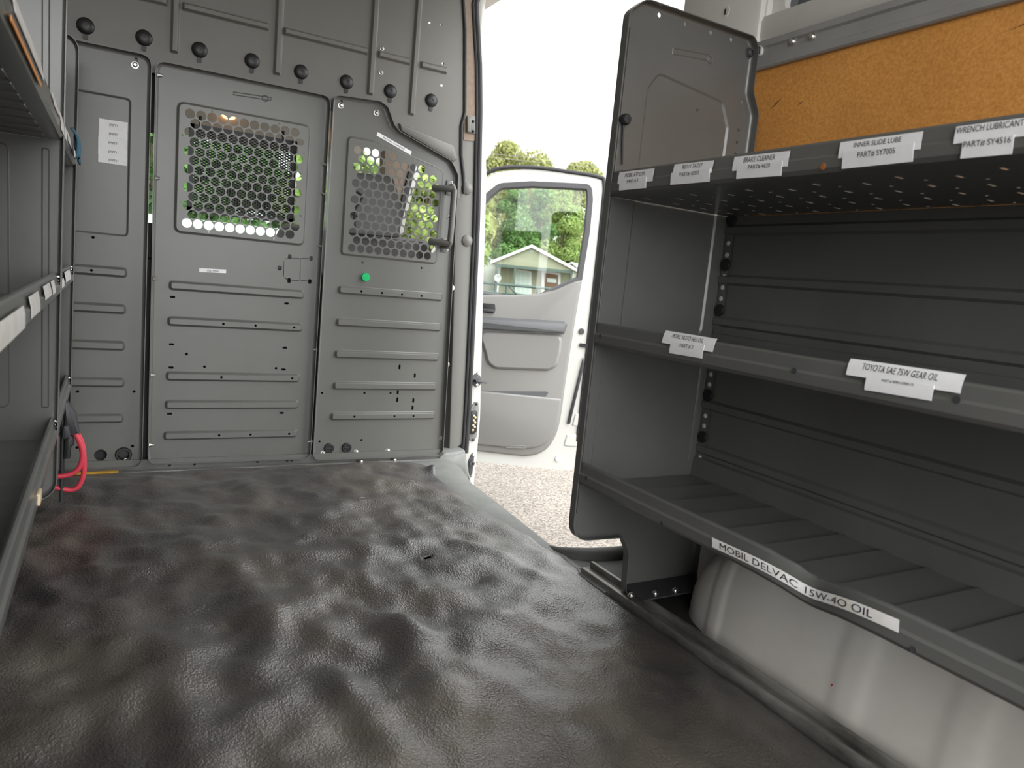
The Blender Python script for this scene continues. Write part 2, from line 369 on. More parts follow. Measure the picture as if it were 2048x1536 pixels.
# -- centre pan
cp = thing('partition_panel', (0.415, D, 0.02), 'wide middle grey steel partition panel with a large square perforated window', 'partition panel', 'pressed steel partition panels')
c0, c1 = U(299, 922, HF), U(624, 916, HF)
out = [(0.1235, 0.030), (0.700, 0.030), (0.703, 1.415), (0.121, 1.415)]
TLw, TRw, BRw, BLw = U(354, 202), U(620, 249), U(611, 492), U(346, 467)
wx0, wx1 = (TLw[0] + BLw[0]) / 2, (TRw[0] + BRw[0]) / 2; wz1 = (TLw[1] + TRw[1]) / 2; wz0 = (BRw[1] + BLw[1]) / 2
r0, r0e, r12, r12e = U(379.4, 229), U(588.7, 264.5), U(373.7, 446.7), U(579.4, 468.5)
px_ = ((r0e[0] - r0[0]) + (r12e[0] - r12[0])) / 20; pz = ((r0[1] + r0e[1]) / 2 - (r12[1] + r12e[1]) / 2) / 12
gx, gz = (r0[0] + r12[0]) / 2, (r0[1] + r0e[1]) / 2
perf = []
for j in range(13):
    for i in range(11):
        x = gx + px_ * i + (px_ / 2 if j % 2 else 0); z = gz - pz * j
        if j % 2 and i == 10 and x > wx1 - 0.03: continue
        if j == 1 and i == 10: perf.append(oblong(x, z, 0.032, 0.022)); continue
        perf.append(circ(x, z, 0.0163, 18))
perf += [hole(x, y, 0.0032) for x, y in ((364, 270), (361, 404), (606.5, 309), (600, 431.6), (417, 464), (547, 477), (557.5, 248), (424, 224))]
ribs = [rib((337, 572), (609, 588)), rib((334, 642), (606, 655), holes=[(446, 648), (510, 651), (587, 655)]), rib((331, 752), (600, 756), holes=[(442, 754), (583, 756)]),
        rib((329, 809), (598, 809)), rib((326, 870), (595, 867), holes=[(437.5, 870), (500, 868.5), (577, 867)])]
hl = [hole(373, 708), hole(409, 733.5), hole(552, 736.5)] + [slot(x, y, 0.017, 0.008) for x, y in ((345, 594), (343, 688.6), (342, 735), (573, 607), (569.5, 695.5), (567, 739), (339, 827.5), (563, 826))]
hl += [oblong(*U(x, y), 0.013, 0.019) for x, y in ((579.6, 513.5), (578, 561), (622, 517), (619.5, 563))] + [circ(*U(559.5, 536), 0.010, 6)]
# slit of the latch knock-out
def slit(p, q, w=0.0022):
    a = Vector(U(*p)); b = Vector(U(*q)); d = (b - a).normalized(); n = Vector((-d.y, d.x)) * w / 2
    return [tuple(a + n), tuple(b + n), tuple(b - n), tuple(a - n)]
hl += [slit((568, 522), (567, 553)), slit((601, 517), (600, 560)), slit((583, 516), (600, 517)), slit((582, 560), (598.5, 561)), slit((570, 519), (576, 515.5)), slit((569, 555), (574.5, 559)), slit((602.5, 516.5), (617, 517)), slit((601.5, 561), (615, 562))]
m = pan_mesh(FP, rpoly(out, 0.032), [(rect(wx0, wz0, wx1, wz1, 0.028, 8), 0.009, 0.008, perf)] + ribs, hl)
# faint pressed lozenge and ring near the top
for lo in ([U(466, 182), U(545, 194), U(544, 203), U(465, 191)],):
    q = inset(lo, 0.001); m.rings(FP, [(q, 0.0), (inset(q, 0.002), 0.0012), (inset(q, 0.004), 0.0)])
q = circ(*U(531, 197), 0.012, 18); m.rings(FP, [(q, 0), (inset(q, 0.002), 0.002), (inset(q, 0.004), 0)])
m.build('panel_sheet', PAINT, cp)
sticker(cp, conf_p, U(398.5, 536.5), U(452.3, 539), U(398.2, 544), 'OIL PAN', (0.29, 0.71, 0.25, 0.72), 'small white sticker reading OIL PAN')
# flange bolts between the pans (sideways through the rims)
FS = FR(0.0)
def rimbolt(X, x, y, parent, side=1):
    z = U(x, y, 0.012)[1]; mb = MB(); mb.lathe((X, D - 0.013, z), (side, 0, 0), [(0.009, 0), (0.009, 0.002), (0.0065, 0.002), (0.0065, 0.008), (0.004, 0.008), (0.004, 0.015), (0.0003, 0.015)], 8); mb.build('bolt', STEEL, parent)
for x, y in ((316, 149), (310, 355), (308, 557), (303, 750), (299, 890)): rimbolt(0.1255, x, y, cp)

# -- right pan
rp = thing('partition_panel', (1.0, D, 0.02), 'right grey steel partition panel with stepped top, slanting perforated window and grab handle', 'partition panel', 'pressed steel partition panels')
top = U(672, 190, HF)[1]
pts = [(0.713, 0.022), (U(886, 907, HF)[0], 0.022), U(917, 350, HF), U(903, 322, HF), U(800, 263, HF), U(789, 250, HF), U(776, 214, HF), U(762, 203, HF), (0.716, top)]
outl = rpoly(pts, [0.032, 0.035, 0.05, 0.03, 0.03, 0.02, 0.02, 0.03, 0.03], 7)
w = [U(681, 511), U(878, 530), U(883, 344), U(873, 333), U(748, 279), U(691, 271)]
w[0] = ((w[0][0] + w[5][0]) / 2, (w[0][1] + w[1][1]) / 2); w[1] = ((w[1][0] + w[2][0]) / 2, w[0][1]); w[2] = (w[1][0], w[2][1]); w[5] = (w[0][0], (w[5][1] + w[4][1]) / 2); w[4] = (w[4][0], w[5][1])
wloop = rpoly(w, [0.02, 0.025, 0.02, 0.012, 0.02, 0.025], 6)
a0, a1 = U(704.4, 315.4), U(809, 331.3)     # first and seventh hole of the second row
p2 = (a1[0] - a0[0]) / 6; bot = U(703.7, 496)[1]
inn = inset(wloop, 0.028)
perf = []
zrow = a0[1]; zr = p2 * 0.866
nrow = round((zrow - bot) / zr); zr = (zrow - bot) / nrow
for j in range(-1, nrow + 1):
    for i in range(-1, 13):
        x = a0[0] + p2 * i + (p2 / 2 if (j % 2) else 0); z = zrow - zr * j
        if inside(inn, x, z): perf.append(circ(x, z, p2 * 0.435, 16))
ribs = [rib((675, 579), (885, 595), holes=[(721, 583), (762, 586.5), (802, 589.5), (841, 592.5)]), rib((671, 644), (882, 655)), rib((668, 708), (878, 714)), rib((665, 771), (873, 773)), rib((660, 832), (870, 831), holes=[(707, 834), (787, 832.5), (825, 832)])]
hl = [hole(x, y, 0.0045) for x, y in ((725, 525), (843, 536), (644, 786), (729, 786), (781, 786), (639, 883), (723, 880), (899, 653))]
hl += [slot(x, y, 0.009, 0.020) for x, y in ((799, 734), (829.5, 751), (795.5, 784), (794.5, 799.5), (826.5, 801), (825, 815.5))] + [slot(683, 203, 0.008, 0.026)]
m = pan_mesh(FP, outl, [(wloop, 0.009, 0.008, perf)] + ribs, hl)
m.build('panel_sheet', PAINT, rp)
for x, y in ((682, 211), (753, 226), (904, 576), (894, 729), (883, 876), (646, 907), (712, 904), (775, 902)): bolt(FP, *U(x, y), rp)
for x, y in ((656, 330), (651, 388), (642, 492), (632, 699), (621, 883)): rimbolt(0.706, x, y, rp, -1)
for x, y in ((658, 896), (693, 895)):
    g = MB(); g.lathe(FP.p(*U(x, y)), FP.n, [(0.021, 0), (0.021, 0.004), (0.018, 0.007), (0.013, 0.007), (0.012, 0.004), (0.0003, 0.004)], 20)
    a, b = U(x, y); g.box((a - 0.011, D - 0.008, b - 0.003), (a + 0.011, D - 0.003, b + 0.003), 0.001); g.build('plug', BLACKP, rp)
# grab handle on the rim of the right pan
hz = [U(903, 365, HF)[1], U(902, 502, HF)[1]]; hx = U(899, 430, HF)[0] - 0.004
F2 = FY(D - 0.03)
h = MB(); yb = D - 0.004
h.tube([(hx, yb, hz[0] - 0.02), (hx, D - 0.045, hz[0] - 0.018), (hx, D - 0.062, hz[0] - 0.035), (hx, D - 0.064, (hz[0] + hz[1]) / 2), (hx, D - 0.062, hz[1] + 0.035), (hx, D - 0.045, hz[1] + 0.018), (hx, yb, hz[1] + 0.02)], 0.0125, 12)
h.box((hx - 0.012, D - 0.006, hz[1] - 0.008), (hx + 0.012, D + 0.0, hz[1] + 0.05), 0.002); h.box((hx - 0.012, D - 0.006, hz[0] - 0.05), (hx + 0.012, D + 0.0, hz[0] + 0.008), 0.002)
for zz in (hz[0] - 0.030, hz[1] + 0.030): h.tube([(hx, D - 0.060, zz), (hx - 0.03, D - 0.045, zz), (hx - 0.058, D - 0.012, zz), (hx - 0.062, D - 0.004, zz)], [0.0125, 0.0125, 0.014, 0.016], 12)
hd = h.build('grab_handle', PAINT, rp)
for z in (hz[0] + 0.001, (hz[0] + hz[1]) / 2, hz[1] + 0.004):
    bolt(FP, hx + 0.014, z, hd, 0.0, 0.006)
TLb, TRb, BLb = U(755.5, 264), U(823.5, 303), U(753, 271)
sticker(rp, conf_p, TLb, TRb, BLb, 'BATTERY CHARGERS', (0.18, 0.80, 0.25, 0.70), 'slanting white sticker reading BATTERY CHARGERS')
gm = MB(); gm.lathe(FP.p(*U(730, 554)), FP.n, [(0.0165, 0), (0.0165, 0.012), (0.0155, 0.014), (0.0003, 0.0145)], 24)
gm.build('magnet', GREEN, label='round green magnet stuck on the right partition panel above its top rib', cat='magnet')

bk = MB(); bk.box((-0.75, 2.870, -0.05), (1.29, 2.885, 0.765)); bk.box((-0.75, 2.870, 0.765), (0.088, 2.885, 1.48)); bk.box((-0.75, 2.87, 1.38), (1.0, 2.885, 1.50))
bk.box((0.08, 2.870, 0.76), (0.15, 2.885, 0.885)); bk.box((0.08, 2.870, 1.19), (0.15, 2.885, 1.5))
bk.build('light_block_backing', CABIN, kind='structure')  # dark backing added to block light through the lower holes and seam
# -- base angle under the pans (kick strip)
ks = thing('base_angle', (0.4, D, 0.0), 'thin grey metal strip along the floor under the three partition panels', 'trim')
mb = MB(); mb.box((-0.5, D - 0.012, -0.004), (1.27, D + 0.0, 0.045)); mb.box((-0.5, D - 0.035, -0.004), (1.27, D - 0.01, 0.008), 0.002)
mb.build('angle_strip', PAINT, ks)
for x in (339, 389, 515, 574, 583):
    q = U(x, 931 if x < 400 else 926, 0.012); g = MB(); g.lathe(FP.p(q[0], 0.022, 0.012), FP.n, [(0.0055, 0), (0.0055, 0.002), (0.003, 0.003), (0.0003, 0.003)], 10); g.build('rivet_or_lit_hole', BLACKP, ks)
for x in (722, 789):
    q = U(x, 926, 0.03); g = MB(); g.lathe((q[0], D - 0.024, 0.008), (0, 0, 1), [(0.011, 0), (0.011, 0.003), (0.008, 0.007), (0.0003, 0.008)], 12); g.build('bolt', STEEL, ks)
mb = MB(); mb.box((-0.12, D - 0.040, 0.0075), (0.03, D - 0.014, 0.0098)); mb.build('tape_strip', YELLOW, ks, label='yellow strip')

# -- upper moulded panel with beads and black plugs
up = thing('upper_partition', (0.4, D, 1.40), 'moulded grey upper partition with crossing ridges and a row of black plugs', 'partition panel')
FU = FY(D + 0.012)
def UU(x, y): return FU.px(x, y)
e = [UU(928, -5), UU(928, 215), UU(920, 258), UU(918, 300), UU(925, 340)]
outline = [(-0.6, 1.38), (0.86, 1.38), (0.96, 1.30), (1.215, 1.17), (e[4][0], 1.12), e[4], e[3], e[2], e[1], (e[0][0] - 0.01, 1.93), (e[0][0] - 0.03, 2.10), (-0.6, 2.10)]
def vbead(xt, yt, xb, yb, w=0.030, ext=True):
    a = UU(xt, yt); b = UU(xb, yb); x = (a[0] + b[0]) / 2; z1 = 2.06 if ext else a[1]; return (rect(x - w / 2, b[1], x + w / 2, z1, 0.008, 5), 0.009, 0.012, [])
def hbead(p, q, h=0.030, r=0.008):
    a = UU(*p); b = UU(*q); z = (a[1] + b[1]) / 2; return rect(a[0], z - h / 2, b[0], z + h / 2, r, 5), 0.009, 0.012, []
embs = [vbead(350, 0, 350, 108), vbead(557, 0, 557, 152), vbead(747, 0, 744, 192), vbead(836, 0, 824, 232)]
hz_ = [(361, 19, 541, 57), (564, 65, 738, 103), (753, 106, 822, 122), (838, 126, 896, 140)]
zb = sum((UU(a, b)[1] + UU(c, d)[1]) / 2 for a, b, c, d in hz_) / 4
for k, (a, b, c_, d) in enumerate(hz_):
    x0 = UU(a, b)[0]; x1 = UU(c_, d)[0]; x0 = max(x0, embs[k][0][0][0] + 0.034) if False else x0
    embs.append((rect(x0 + 0.003, zb - 0.015, x1 - 0.003, zb + 0.015, 0.006, 4), 0.009, 0.012, []))
embs.append((rect(-0.5, zb - 0.015, UU(336, 14)[0], zb + 0.015, 0.006, 4), 0.009, 0.012, []))
mb = MB(); tr = outline
mb.sheet(FU, tr, [q[0] for q in embs] + [oblong(*UU(x, y), 0.010, 0.008) for x, y in ((886, 127), (883, 171))] + [circ(*UU(x, y), 0.004, 8) for x, y in ((859, 46), (883, 50))], 0.0, wall=False)
for lp_, sl, hgt, hh in embs:
    lp_ = ccw(lp_); mb.rings(FU, [(lp_, 0.0), (inset(lp_, sl * 0.3), hgt * 0.12), (inset(lp_, sl * 0.75), hgt * 0.85), (inset(lp_, sl), hgt)]); mb.sheet(FU, inset(lp_, sl), hh, hgt)
# rolled right edge that turns toward the door pillar
edge = [e[4], e[3], e[2], e[1], (e[0][0] - 0.01, 1.93), (e[0][0] - 0.03, 2.10)]
rows = []
for dx, dy in ((-0.001, 0.0), (0.012, 0.004), (0.020, 0.014), (0.024, 0.03), (0.024, 0.06)): rows.append([FU.p(a + dx, b + dx * 0.2, -dy) for a, b in edge])
n = len(edge); mb.add([q for r_ in rows for q in r_], [(i * n + j, i * n + j + 1, (i + 1) * n + j + 1, (i + 1) * n + j) for i in range(4) for j in range(n - 1)])
# flare above the slanting top of the right pan
fl = [UU(797, 247), UU(905, 290), UU(914, 318), UU(905, 325), UU(800, 263)]
mb.prism(FU, fl, -0.002, 0.016, bev=0.012)
mb.build('moulded_sheet', UPPER, up)
for x, y in ((171, 52), (288, 76), (399, 100), (504, 122), (602, 144), (693, 164), (780.5, 182.5), (862.5, 201)):
    a, b = UU(x, y); g = MB(); k = 0.026
    g.lathe(FU.p(a, b, 0), FU.n, [(k, 0), (k, 0.003), (k * 0.94, 0.006), (k * 0.6, 0.011), (k * 0.3, 0.0125), (k * 0.16, 0.0125), (k * 0.14, 0.0105), (0.0003, 0.0105)], 24)
    g.prism(FU, rpoly([(a - 0.008, b - 0.042), (a + 0.008, b - 0.042), (a + 0.007, b - 0.015), (a - 0.007, b - 0.015)], 0.006, 4), 0, 0.003); g.build('plug', BLACKP, up)
for x, y in ((764, 97), (762, 145)): bolt(FU, *UU(x, y), up, 0.0, 0.007, 'screw')
# black edge trim on the upper panel
tp = [FU.p(*UU(x, y), 0.004) for x, y in ((925, -12), (929.5, 60), (929, 225), (922, 252), (921.5, 310), (926, 350), (927, 388))]
mb = MB(); mb.tube(tp, 0.0065, 10); mb.build('edge_trim', RUBBER, up)

# ================================================================== DOOR PILLAR (between partition and side opening)
FB = FY(2.86)
bpil = thing('door_pillar', (1.40, 2.9, -0.2), 'white door pillar at the right end of the partition with black latch plates', 'pillar')
def poly_px(F, L): return [F.px(x, y) for x, y in L]
mb = MB(); mb.prism(FB, poly_px(FB, [(958, -25), (974, -25), (969, 40), (970, 220), (974, 357), (967, 591), (964, 720), (961, 836), (955, 905), (948, 972), (938, 985), (925, 930), (925, 880), (940, 700), (954, 330), (956, 220)]), -0.22, 0.0, bev=0.006); mb.build('pillar_post', WHITE, bpil)
mb = MB(); mb.prism(FB, poly_px(FB, [(900, -30), (960, -30), (958, 100), (953, 330), (951, 500), (940, 700), (931, 884), (897, 907), (905, 640), (912, 330)]), -0.10, 0.006, bev=0.012); mb.build('pillar_cover', GREYP, bpil)
for yy in (378, 482):
    a, b = FB.px(937, yy); q = MB(); q.lathe(FB.p(a - 0.01, b, 0.0), FB.n, [(0.026, 0), (0.024, 0.012), (0.014, 0.020), (0.0003, 0.022)], 18); q.build('cover_boss', GREYP, bpil)
mb = MB(); mb.prism(FB, poly_px(FB, [(926, -30), (957, -30), (953, 270), (946, 283), (926, 281)]), 0.004, 0.0095); mb.build('headliner_edge', TAN, bpil)
br = MB(); br.prism(FB, rpoly(poly_px(FB, [(931, 231), (948, 233), (948, 269), (930, 267)]), 0.006), 0.0095, 0.016, bev=0.003); br.prism(FB, poly_px(FB, [(930, 236), (939, 236), (937, 266), (930, 265)]), 0.016, 0.024, bev=0.003)
b_ = br.build('striker_bracket', GREYP, bpil)
for yy in (244, 264): bolt(FB, *FB.px(942.5, yy), b_, 0.016, 0.0055, 'screw', CHARC)
# weather seal: black tube pair
sp = [(962, -30), (950, 10), (957, 130), (958, 220), (956, 330), (953, 450), (946, 600), (940.5, 720), (935, 830), (930, 905)]
mb = MB(); mb.tube([FB.p(*FB.px(x, y), 0.008) for x, y in sp], 0.012, 10); mb.tube([FB.p(*FB.px(x - 6.5, y), 0.010) for x, y in sp], 0.007, 8); mb.build('weather_seal', RUBBER, bpil)
# kick cover at the pillar foot
FK = FY(2.80)
mb = MB(); mb.prism(FK, rpoly(poly_px(FK, [(889, 906), (931, 900), (938, 940), (944, 968), (930, 966), (905, 940), (870, 925)]), 0.01), -0.09, 0.0, bev=0.01); mb.build('foot_cover', SILL, bpil)
# latch striker
st = MB(); st.prism(FB, rpoly(poly_px(FB, [(955, 744), (960, 752), (963, 763), (959, 770), (952, 775), (943, 767), (943, 754)]), 0.006), 0, 0.006, bev=0.002)
a, b = FB.px(951, 761); st.box((a - 0.012, 2.83, b - 0.006), (a + 0.014, 2.855, b + 0.006), 0.003)
st.tube([(a - 0.008, 2.835, b), (a + 0.02, 2.825, b - 0.002), (a + 0.036, 2.825, b - 0.003), (a + 0.036, 2.845, b - 0.003)], 0.005, 8)
s_ = st.build('latch_striker', CHARC, bpil)
for q in ((955, 749), (953, 770)): bolt(FB, *FB.px(*q), s_, 0.006, 0.0055, 'screw')
# electric contact plate with brass pins
ct = MB(); ct.prism(FB, rpoly(poly_px(FB, [(950, 803), (956, 804), (957, 818), (953, 872), (947, 884), (940, 880), (934, 873), (938, 818)]), 0.008), 0, 0.006, bev=0.002)
cpt = ct.build('contact_plate', GREYP, bpil)
ct = MB(); ct.prism(FB, rpoly(poly_px(FB, [(940, 823), (953, 819), (952, 862), (944, 869), (937, 864)]), 0.012), 0.006, 0.012, bev=0.003); ct.build('contact_housing', BLACKP, cpt)
for x, y in ((945.3, 830.5), (948, 834), (944.5, 840), (947.2, 844), (943.6, 849.5), (946.4, 853), (943, 859)):
    q = MB(); q.lathe(FB.p(*FB.px(x, y), 0.012), FB.n, [(0.0058, 0), (0.0055, 0.004), (0.0003, 0.006)], 10); q.build('contact_pin', BRASS, cpt)
for q in ((951.5, 807.5), (945.5, 878.5)): bolt(FB, *FB.px(*q), cpt, 0.006, 0.0048, 'screw', CHARC)
ct = MB(); ct.prism(FB, rpoly(poly_px(FB, [(944, 905), (948, 909), (947, 920), (943, 955), (938, 952), (936, 922)]), 0.004), 0, 0.006, bev=0.002)
a, b = FB.px(942, 926); ct.lathe(FB.p(a, b, 0.006), FB.n, [(0.014, 0), (0.013, 0.008), (0.006, 0.009), (0.005, 0.002), (0.0003, 0.002)], 14)
lw = ct.build('lower_latch_plate', CHARC, bpil)
for q in ((945.5, 909.5), (942, 951)): bolt(FB, *FB.px(*q), lw, 0.006, 0.0048, 'screw')

# ================================================================== FLOOR, SILL, MAT
F0 = FZ(0.0)
mb = MB(); mb.prism(FZ(0), [(-0.75, -0.85), (1.26, -0.85), (1.26, 0.30), (1.20, 0.30), (1.20, 2.95), (-0.75, 2.95)], -0.09, -0.012); mb.box((1.2, -0.85, -0.09), (1.56, 1.55, -0.012)); mb.build('floor', DARKF, kind='structure')
sl = thing('sill_plate', (1.2, 2.2, 0), 'worn grey step edge cover along the side door opening', 'sill')
FSI = FZ(0.004)
L_ = [(1.10, 2.82), (1.10, 1.45), (1.20, 1.45), (1.20, 1.62), (1.205, 1.70), (1.206, 1.793), (1.221, 1.994), (1.236, 2.185), (1.249, 2.447), (1.30, 2.66), (1.30, 2.82)]
mb = MB(); mb.prism(FSI, L_, -0.06, 0.0, bev=0.006); mb.build('sill_cover', SILL, sl)
rp = [(1.195, 1.80, -0.012), (1.203, 1.745, -0.008), (1.225, 1.70, -0.006), (1.27, 1.672, -0.008), (1.34, 1.66, -0.010), (1.42, 1.655, -0.010), (1.52, 1.655, -0.010)]
mb = MB(); mb.tube(rp, [0.012, 0.020, 0.030, 0.036, 0.038, 0.038, 0.038], 16); mb.build('rubber_edge', mat('sill_rubber', (0.085, 0.085, 0.085), 0.6), sl)
mb = MB(); mb.box((1.17, 1.44, -0.03), (1.46, 1.68, 0.001)); mb.build('step_floor', mat('step_floor_grey', (0.10, 0.10, 0.10), 0.6, var=0.2, vscale=20), sl)

def fz(x, y): return FZ(0.01).px(x, y)
ridges = [([(203, 1152), (332, 1142), (464, 1132), (618, 1115), (771, 1103), (887, 1082)], 0.012, 0.030), ([(470, 1150), (495, 1190), (525, 1230), (537, 1270), (530, 1320), (506, 1368)], 0.030, 0.045),
    ([(576, 1244), (651, 1285), (713, 1314)], 0.018, 0.035), ([(620, 1195), (680, 1215), (746, 1244), (796, 1277), (837, 1297)], 0.022, 0.035), ([(618, 1326), (680, 1376), (721, 1434), (763, 1480), (800, 1530)], 0.026, 0.038),
    ([(800, 1273), (853, 1361), (888, 1418), (914, 1480)], 0.030, 0.042), ([(1072, 1181), (1011, 1251), (967, 1313), (941, 1366)], 0.028, 0.05), ([(901, 1089), (954, 1111), (1011, 1133), (1072, 1164)], 0.016, 0.035),
    ([(560, 985), (640, 1000), (720, 1040)], 0.010, 0.035), ([(700, 950), (760, 985), (840, 975)], 0.012, 0.04), ([(430, 1030), (520, 1035), (430, 1045)], 0.006, 0.03), ([(620, 1080), (700, 1090), (740, 1120)], 0.014, 0.03),
    ([(830, 1190), (930, 1200), (1000, 1180)], 0.016, 0.045), ([(1000, 1400), (1100, 1460), (1180, 1540)], 0.018, 0.05), ([(120, 1250), (250, 1200), (370, 1190)], 0.008, 0.04), ([(150, 1440), (280, 1400), (400, 1310)], 0.012, 0.04), ([(870, 950), (930, 1010), (1010, 1060), (1090, 1110)], 0.012, 0.03),
    ([(1130, 1290), (1190, 1340), (1260, 1400)], 0.012, 0.05), ([(560, 1420), (480, 1480), (430, 1530)], 0.014, 0.05)]
pits = [((432, 1200), 0.028, 0.06), ((470, 1290), 0.022, 0.06), ((455, 1245), 0.020, 0.05), ((860, 1150), 0.022, 0.045), ((735, 1200), 0.016, 0.06), ((560, 1015), 0.016, 0.05), ((440, 1010), 0.010, 0.05), ((1020, 1335), 0.02, 0.06), ((860, 1245), 0.016, 0.05), ((640, 1340), 0.018, 0.06), ((790, 1370), 0.018, 0.06), ((905, 1230), 0.014, 0.05), ((940, 1165), 0.012, 0.04), ((700, 1480), 0.012, 0.06), ((970, 1460), 0.016, 0.06)]
NX, NY = 176, 330; X0, X1, Y0, Y1 = -0.60, 1.165, -0.50, D - 0.03
xs = np.linspace(0, 1, NX + 1); ys = np.linspace(Y0, Y1, NY + 1)
GX = np.zeros((NY + 1, NX + 1)); GY = np.repeat(ys[:, None], NX + 1, 1)
for j, y in enumerate(ys):
    xr = float(np.interp(y, [1.55, 1.60, 1.70, 1.85, 2.0, 2.2, 2.52, 2.62, 2.72, 2.80], [1.157, 1.178, 1.183, 1.166, 1.146, 1.139, 1.135, 1.150, 1.160, 1.10]))
    if y > 1.62: xr += 0.004 * math.sin(y * 17) + 0.003 * math.sin(y * 41 + 1)
    GX[j] = X0 + (xr - X0) * xs
HZ = np.zeros_like(GX)
for pl, amp, wd in ridges:
    q = [fz(*p_) for p_ in pl]; best = np.full_like(GX, 1e9)
    for (ax, ay), (bx, by) in zip(q[:-1], q[1:]):
        dx, dy = bx - ax, by - ay; t = np.clip(((GX - ax) * dx + (GY - ay) * dy) / (dx * dx + dy * dy), 0, 1); best = np.minimum(best, (GX - ax - t * dx) ** 2 + (GY - ay - t * dy) ** 2)
    HZ += amp * 0.62 * np.exp(-best / (2 * (wd * 0.75) ** 2))
for p_, amp, wd in pits:
    a, b = fz(*p_); HZ -= amp * 0.40 * np.exp(-((GX - a) ** 2 + (GY - b) ** 2) / (2 * (wd * 0.8) ** 2))
for j in range(NY + 1):
    for i in range(NX + 1):
        p_ = Vector((GX[j, i] * 1.0, GY[j, i] * 0.8, 0)); a = noise.noise(p_ * 6.0 + Vector((3, 7, 0))); b = noise.noise(p_ * 13.0 + Vector((11, 2, 5)))
        c = noise.noise(p_ * 3.0); d_ = noise.noise(p_ * 26.0 + Vector((1, 9, 4))); HZ[j, i] += 0.018 * a + 0.0125 * b + 0.008 * c + 0.0032 * d_
HZ = np.maximum(HZ + 0.022, -0.006)
edge = np.clip((1 - xs) / 0.09, 0, 1); HZ = HZ * (0.22 + 0.78 * edge)[None, :] + 0.002
ef = np.clip((D - 0.03 - ys) / 0.12, 0, 1); HZ *= (0.25 + 0.75 * ef)[:, None]
ca, cb_ = 1.125, 2.60
HZ += 0.034 * np.exp(-((GX - ca - 0.02) / 0.035) ** 2 - ((GY - cb_) / 0.045) ** 2) + 0.018 * np.exp(-((GX - ca + 0.05) / 0.05) ** 2 - ((GY - cb_ - 0.05) / 0.10) ** 2)   # turned-up corner
mb = MB(); vs = [(GX[j, i], GY[j, i], HZ[j, i]) for j in range(NY + 1) for i in range(NX + 1)]; fs = []
tears = [fz(857, 1121), fz(728, 1009), fz(826, 977), fz(280, 1010), fz(800, 972)]
for j in range(NY):
    for i in range(NX):
        cx, cy = GX[j, i] + 0.005, GY[j, i] + 0.005
        if any(abs(cx - a) < (0.011 if k == 0 else 0.007) and abs(cy - b) < (0.010 if k == 0 else 0.006) for k, (a, b) in enumerate(tears[:3])): continue
        k = j * (NX + 1) + i; fs.append((k, k + 1, k + NX + 2, k + NX + 1))
mb.add(vs, fs)
fm = mb.build('floor_mat', MATR, angle=180, label='big buckled black rubber mat covering the van floor', cat='floor mat', origin=(0.3, 1.2, 0))
so = fm.modifiers.new('thickness', 'SOLIDIFY'); so.thickness = 0.004; so.offset = -1
# curled corner of the mat by the pillar is part of its mesh edge; aluminium floor rail on the right
rl = thing('floor_rail', (1.19, 0.7, -0.01), 'worn two-ridge metal floor rail running under the right shelf unit', 'rail')
mb = MB(); mb.box((1.172, -0.6, -0.012), (1.186, 1.575, 0.020), 0.002); mb.box((1.186, -0.6, -0.012), (1.222, 1.60, 0.006), 0.001); mb.build('outer_rail', RAIL, rl)
mb = MB(); mb.box((1.222, -0.6, -0.012), (1.233, 1.60, 0.022), 0.002); mb.box((1.233, -0.6, -0.012), (1.262, 1.52, 0.004), 0.001); mb.build('inner_rail', RAIL, rl)

# ================================================================== SHELF UNITS
LIP = [(0.034, 0.000), (0.014, -0.001), (0.005, 0.002), (0.0, 0.009), (0.0, 0.026), (0.0045, 0.0305), (0.0065, 0.050), (0.009, 0.054), (0.013, 0.055), (0.016, 0.053), (0.0165, 0.046)]
def dent(y):
    """the knocked-in stretch of the lowest lip: (inward, down) at the top edge"""
    a = math.exp(-((y - 0.735) / 0.075) ** 2); b = math.exp(-((y - 0.74) / 0.035) ** 2)
    return 0.014 * a + 0.006 * b, 0.013 * a + 0.006 * b
def lip_mesh(mb, front, sgn, zb, ya, yb, bent=False, steps=2):
    if bent: steps = 160
    n = len(LIP); vs = []
    for k in range(steps + 1):
        y = ya + (yb - ya) * k / steps
        for dx, dz in LIP:
            w = (0.75 + 0.25 * max(0, min(1, dz / 0.05))) if bent else 0; di, dd = dent(y) if bent else (0, 0)
            jag = 0.0025 * math.sin(y * 210) * math.sin(y * 97) * math.exp(-((y - 0.76) / 0.07) ** 2) if bent and dz > 0.045 else 0
            vs.append((front(zb + dz) + sgn * (dx + di * w), y, zb + dz - dd * w + jag))
    mb.add(vs, [(k * n + i, k * n + i + 1, (k + 1) * n + i + 1, (k + 1) * n + i) for k in range(steps) for i in range(n - 1)])
def lipconf(front, sgn, zb, bent=False):
    flip = -1 if sgn > 0 else 1                      # right unit is read along -y, left unit along +y
    def f(a, b, o):
        y = flip * a; t = max(0, min(1, (b - zb - 0.027) / 0.027)); dx = -0.0012 + t * 0.0058
        if b > zb + 0.053: dx += (b - zb - 0.053) * 0.6
        di, dd = dent(y) if bent else (0, 0); w = 0.75 + 0.25 * max(0, min(1, (b - zb) / 0.05))
        return (front(b) + sgn * (dx + di * w - o), y, b - dd * w)
    return f

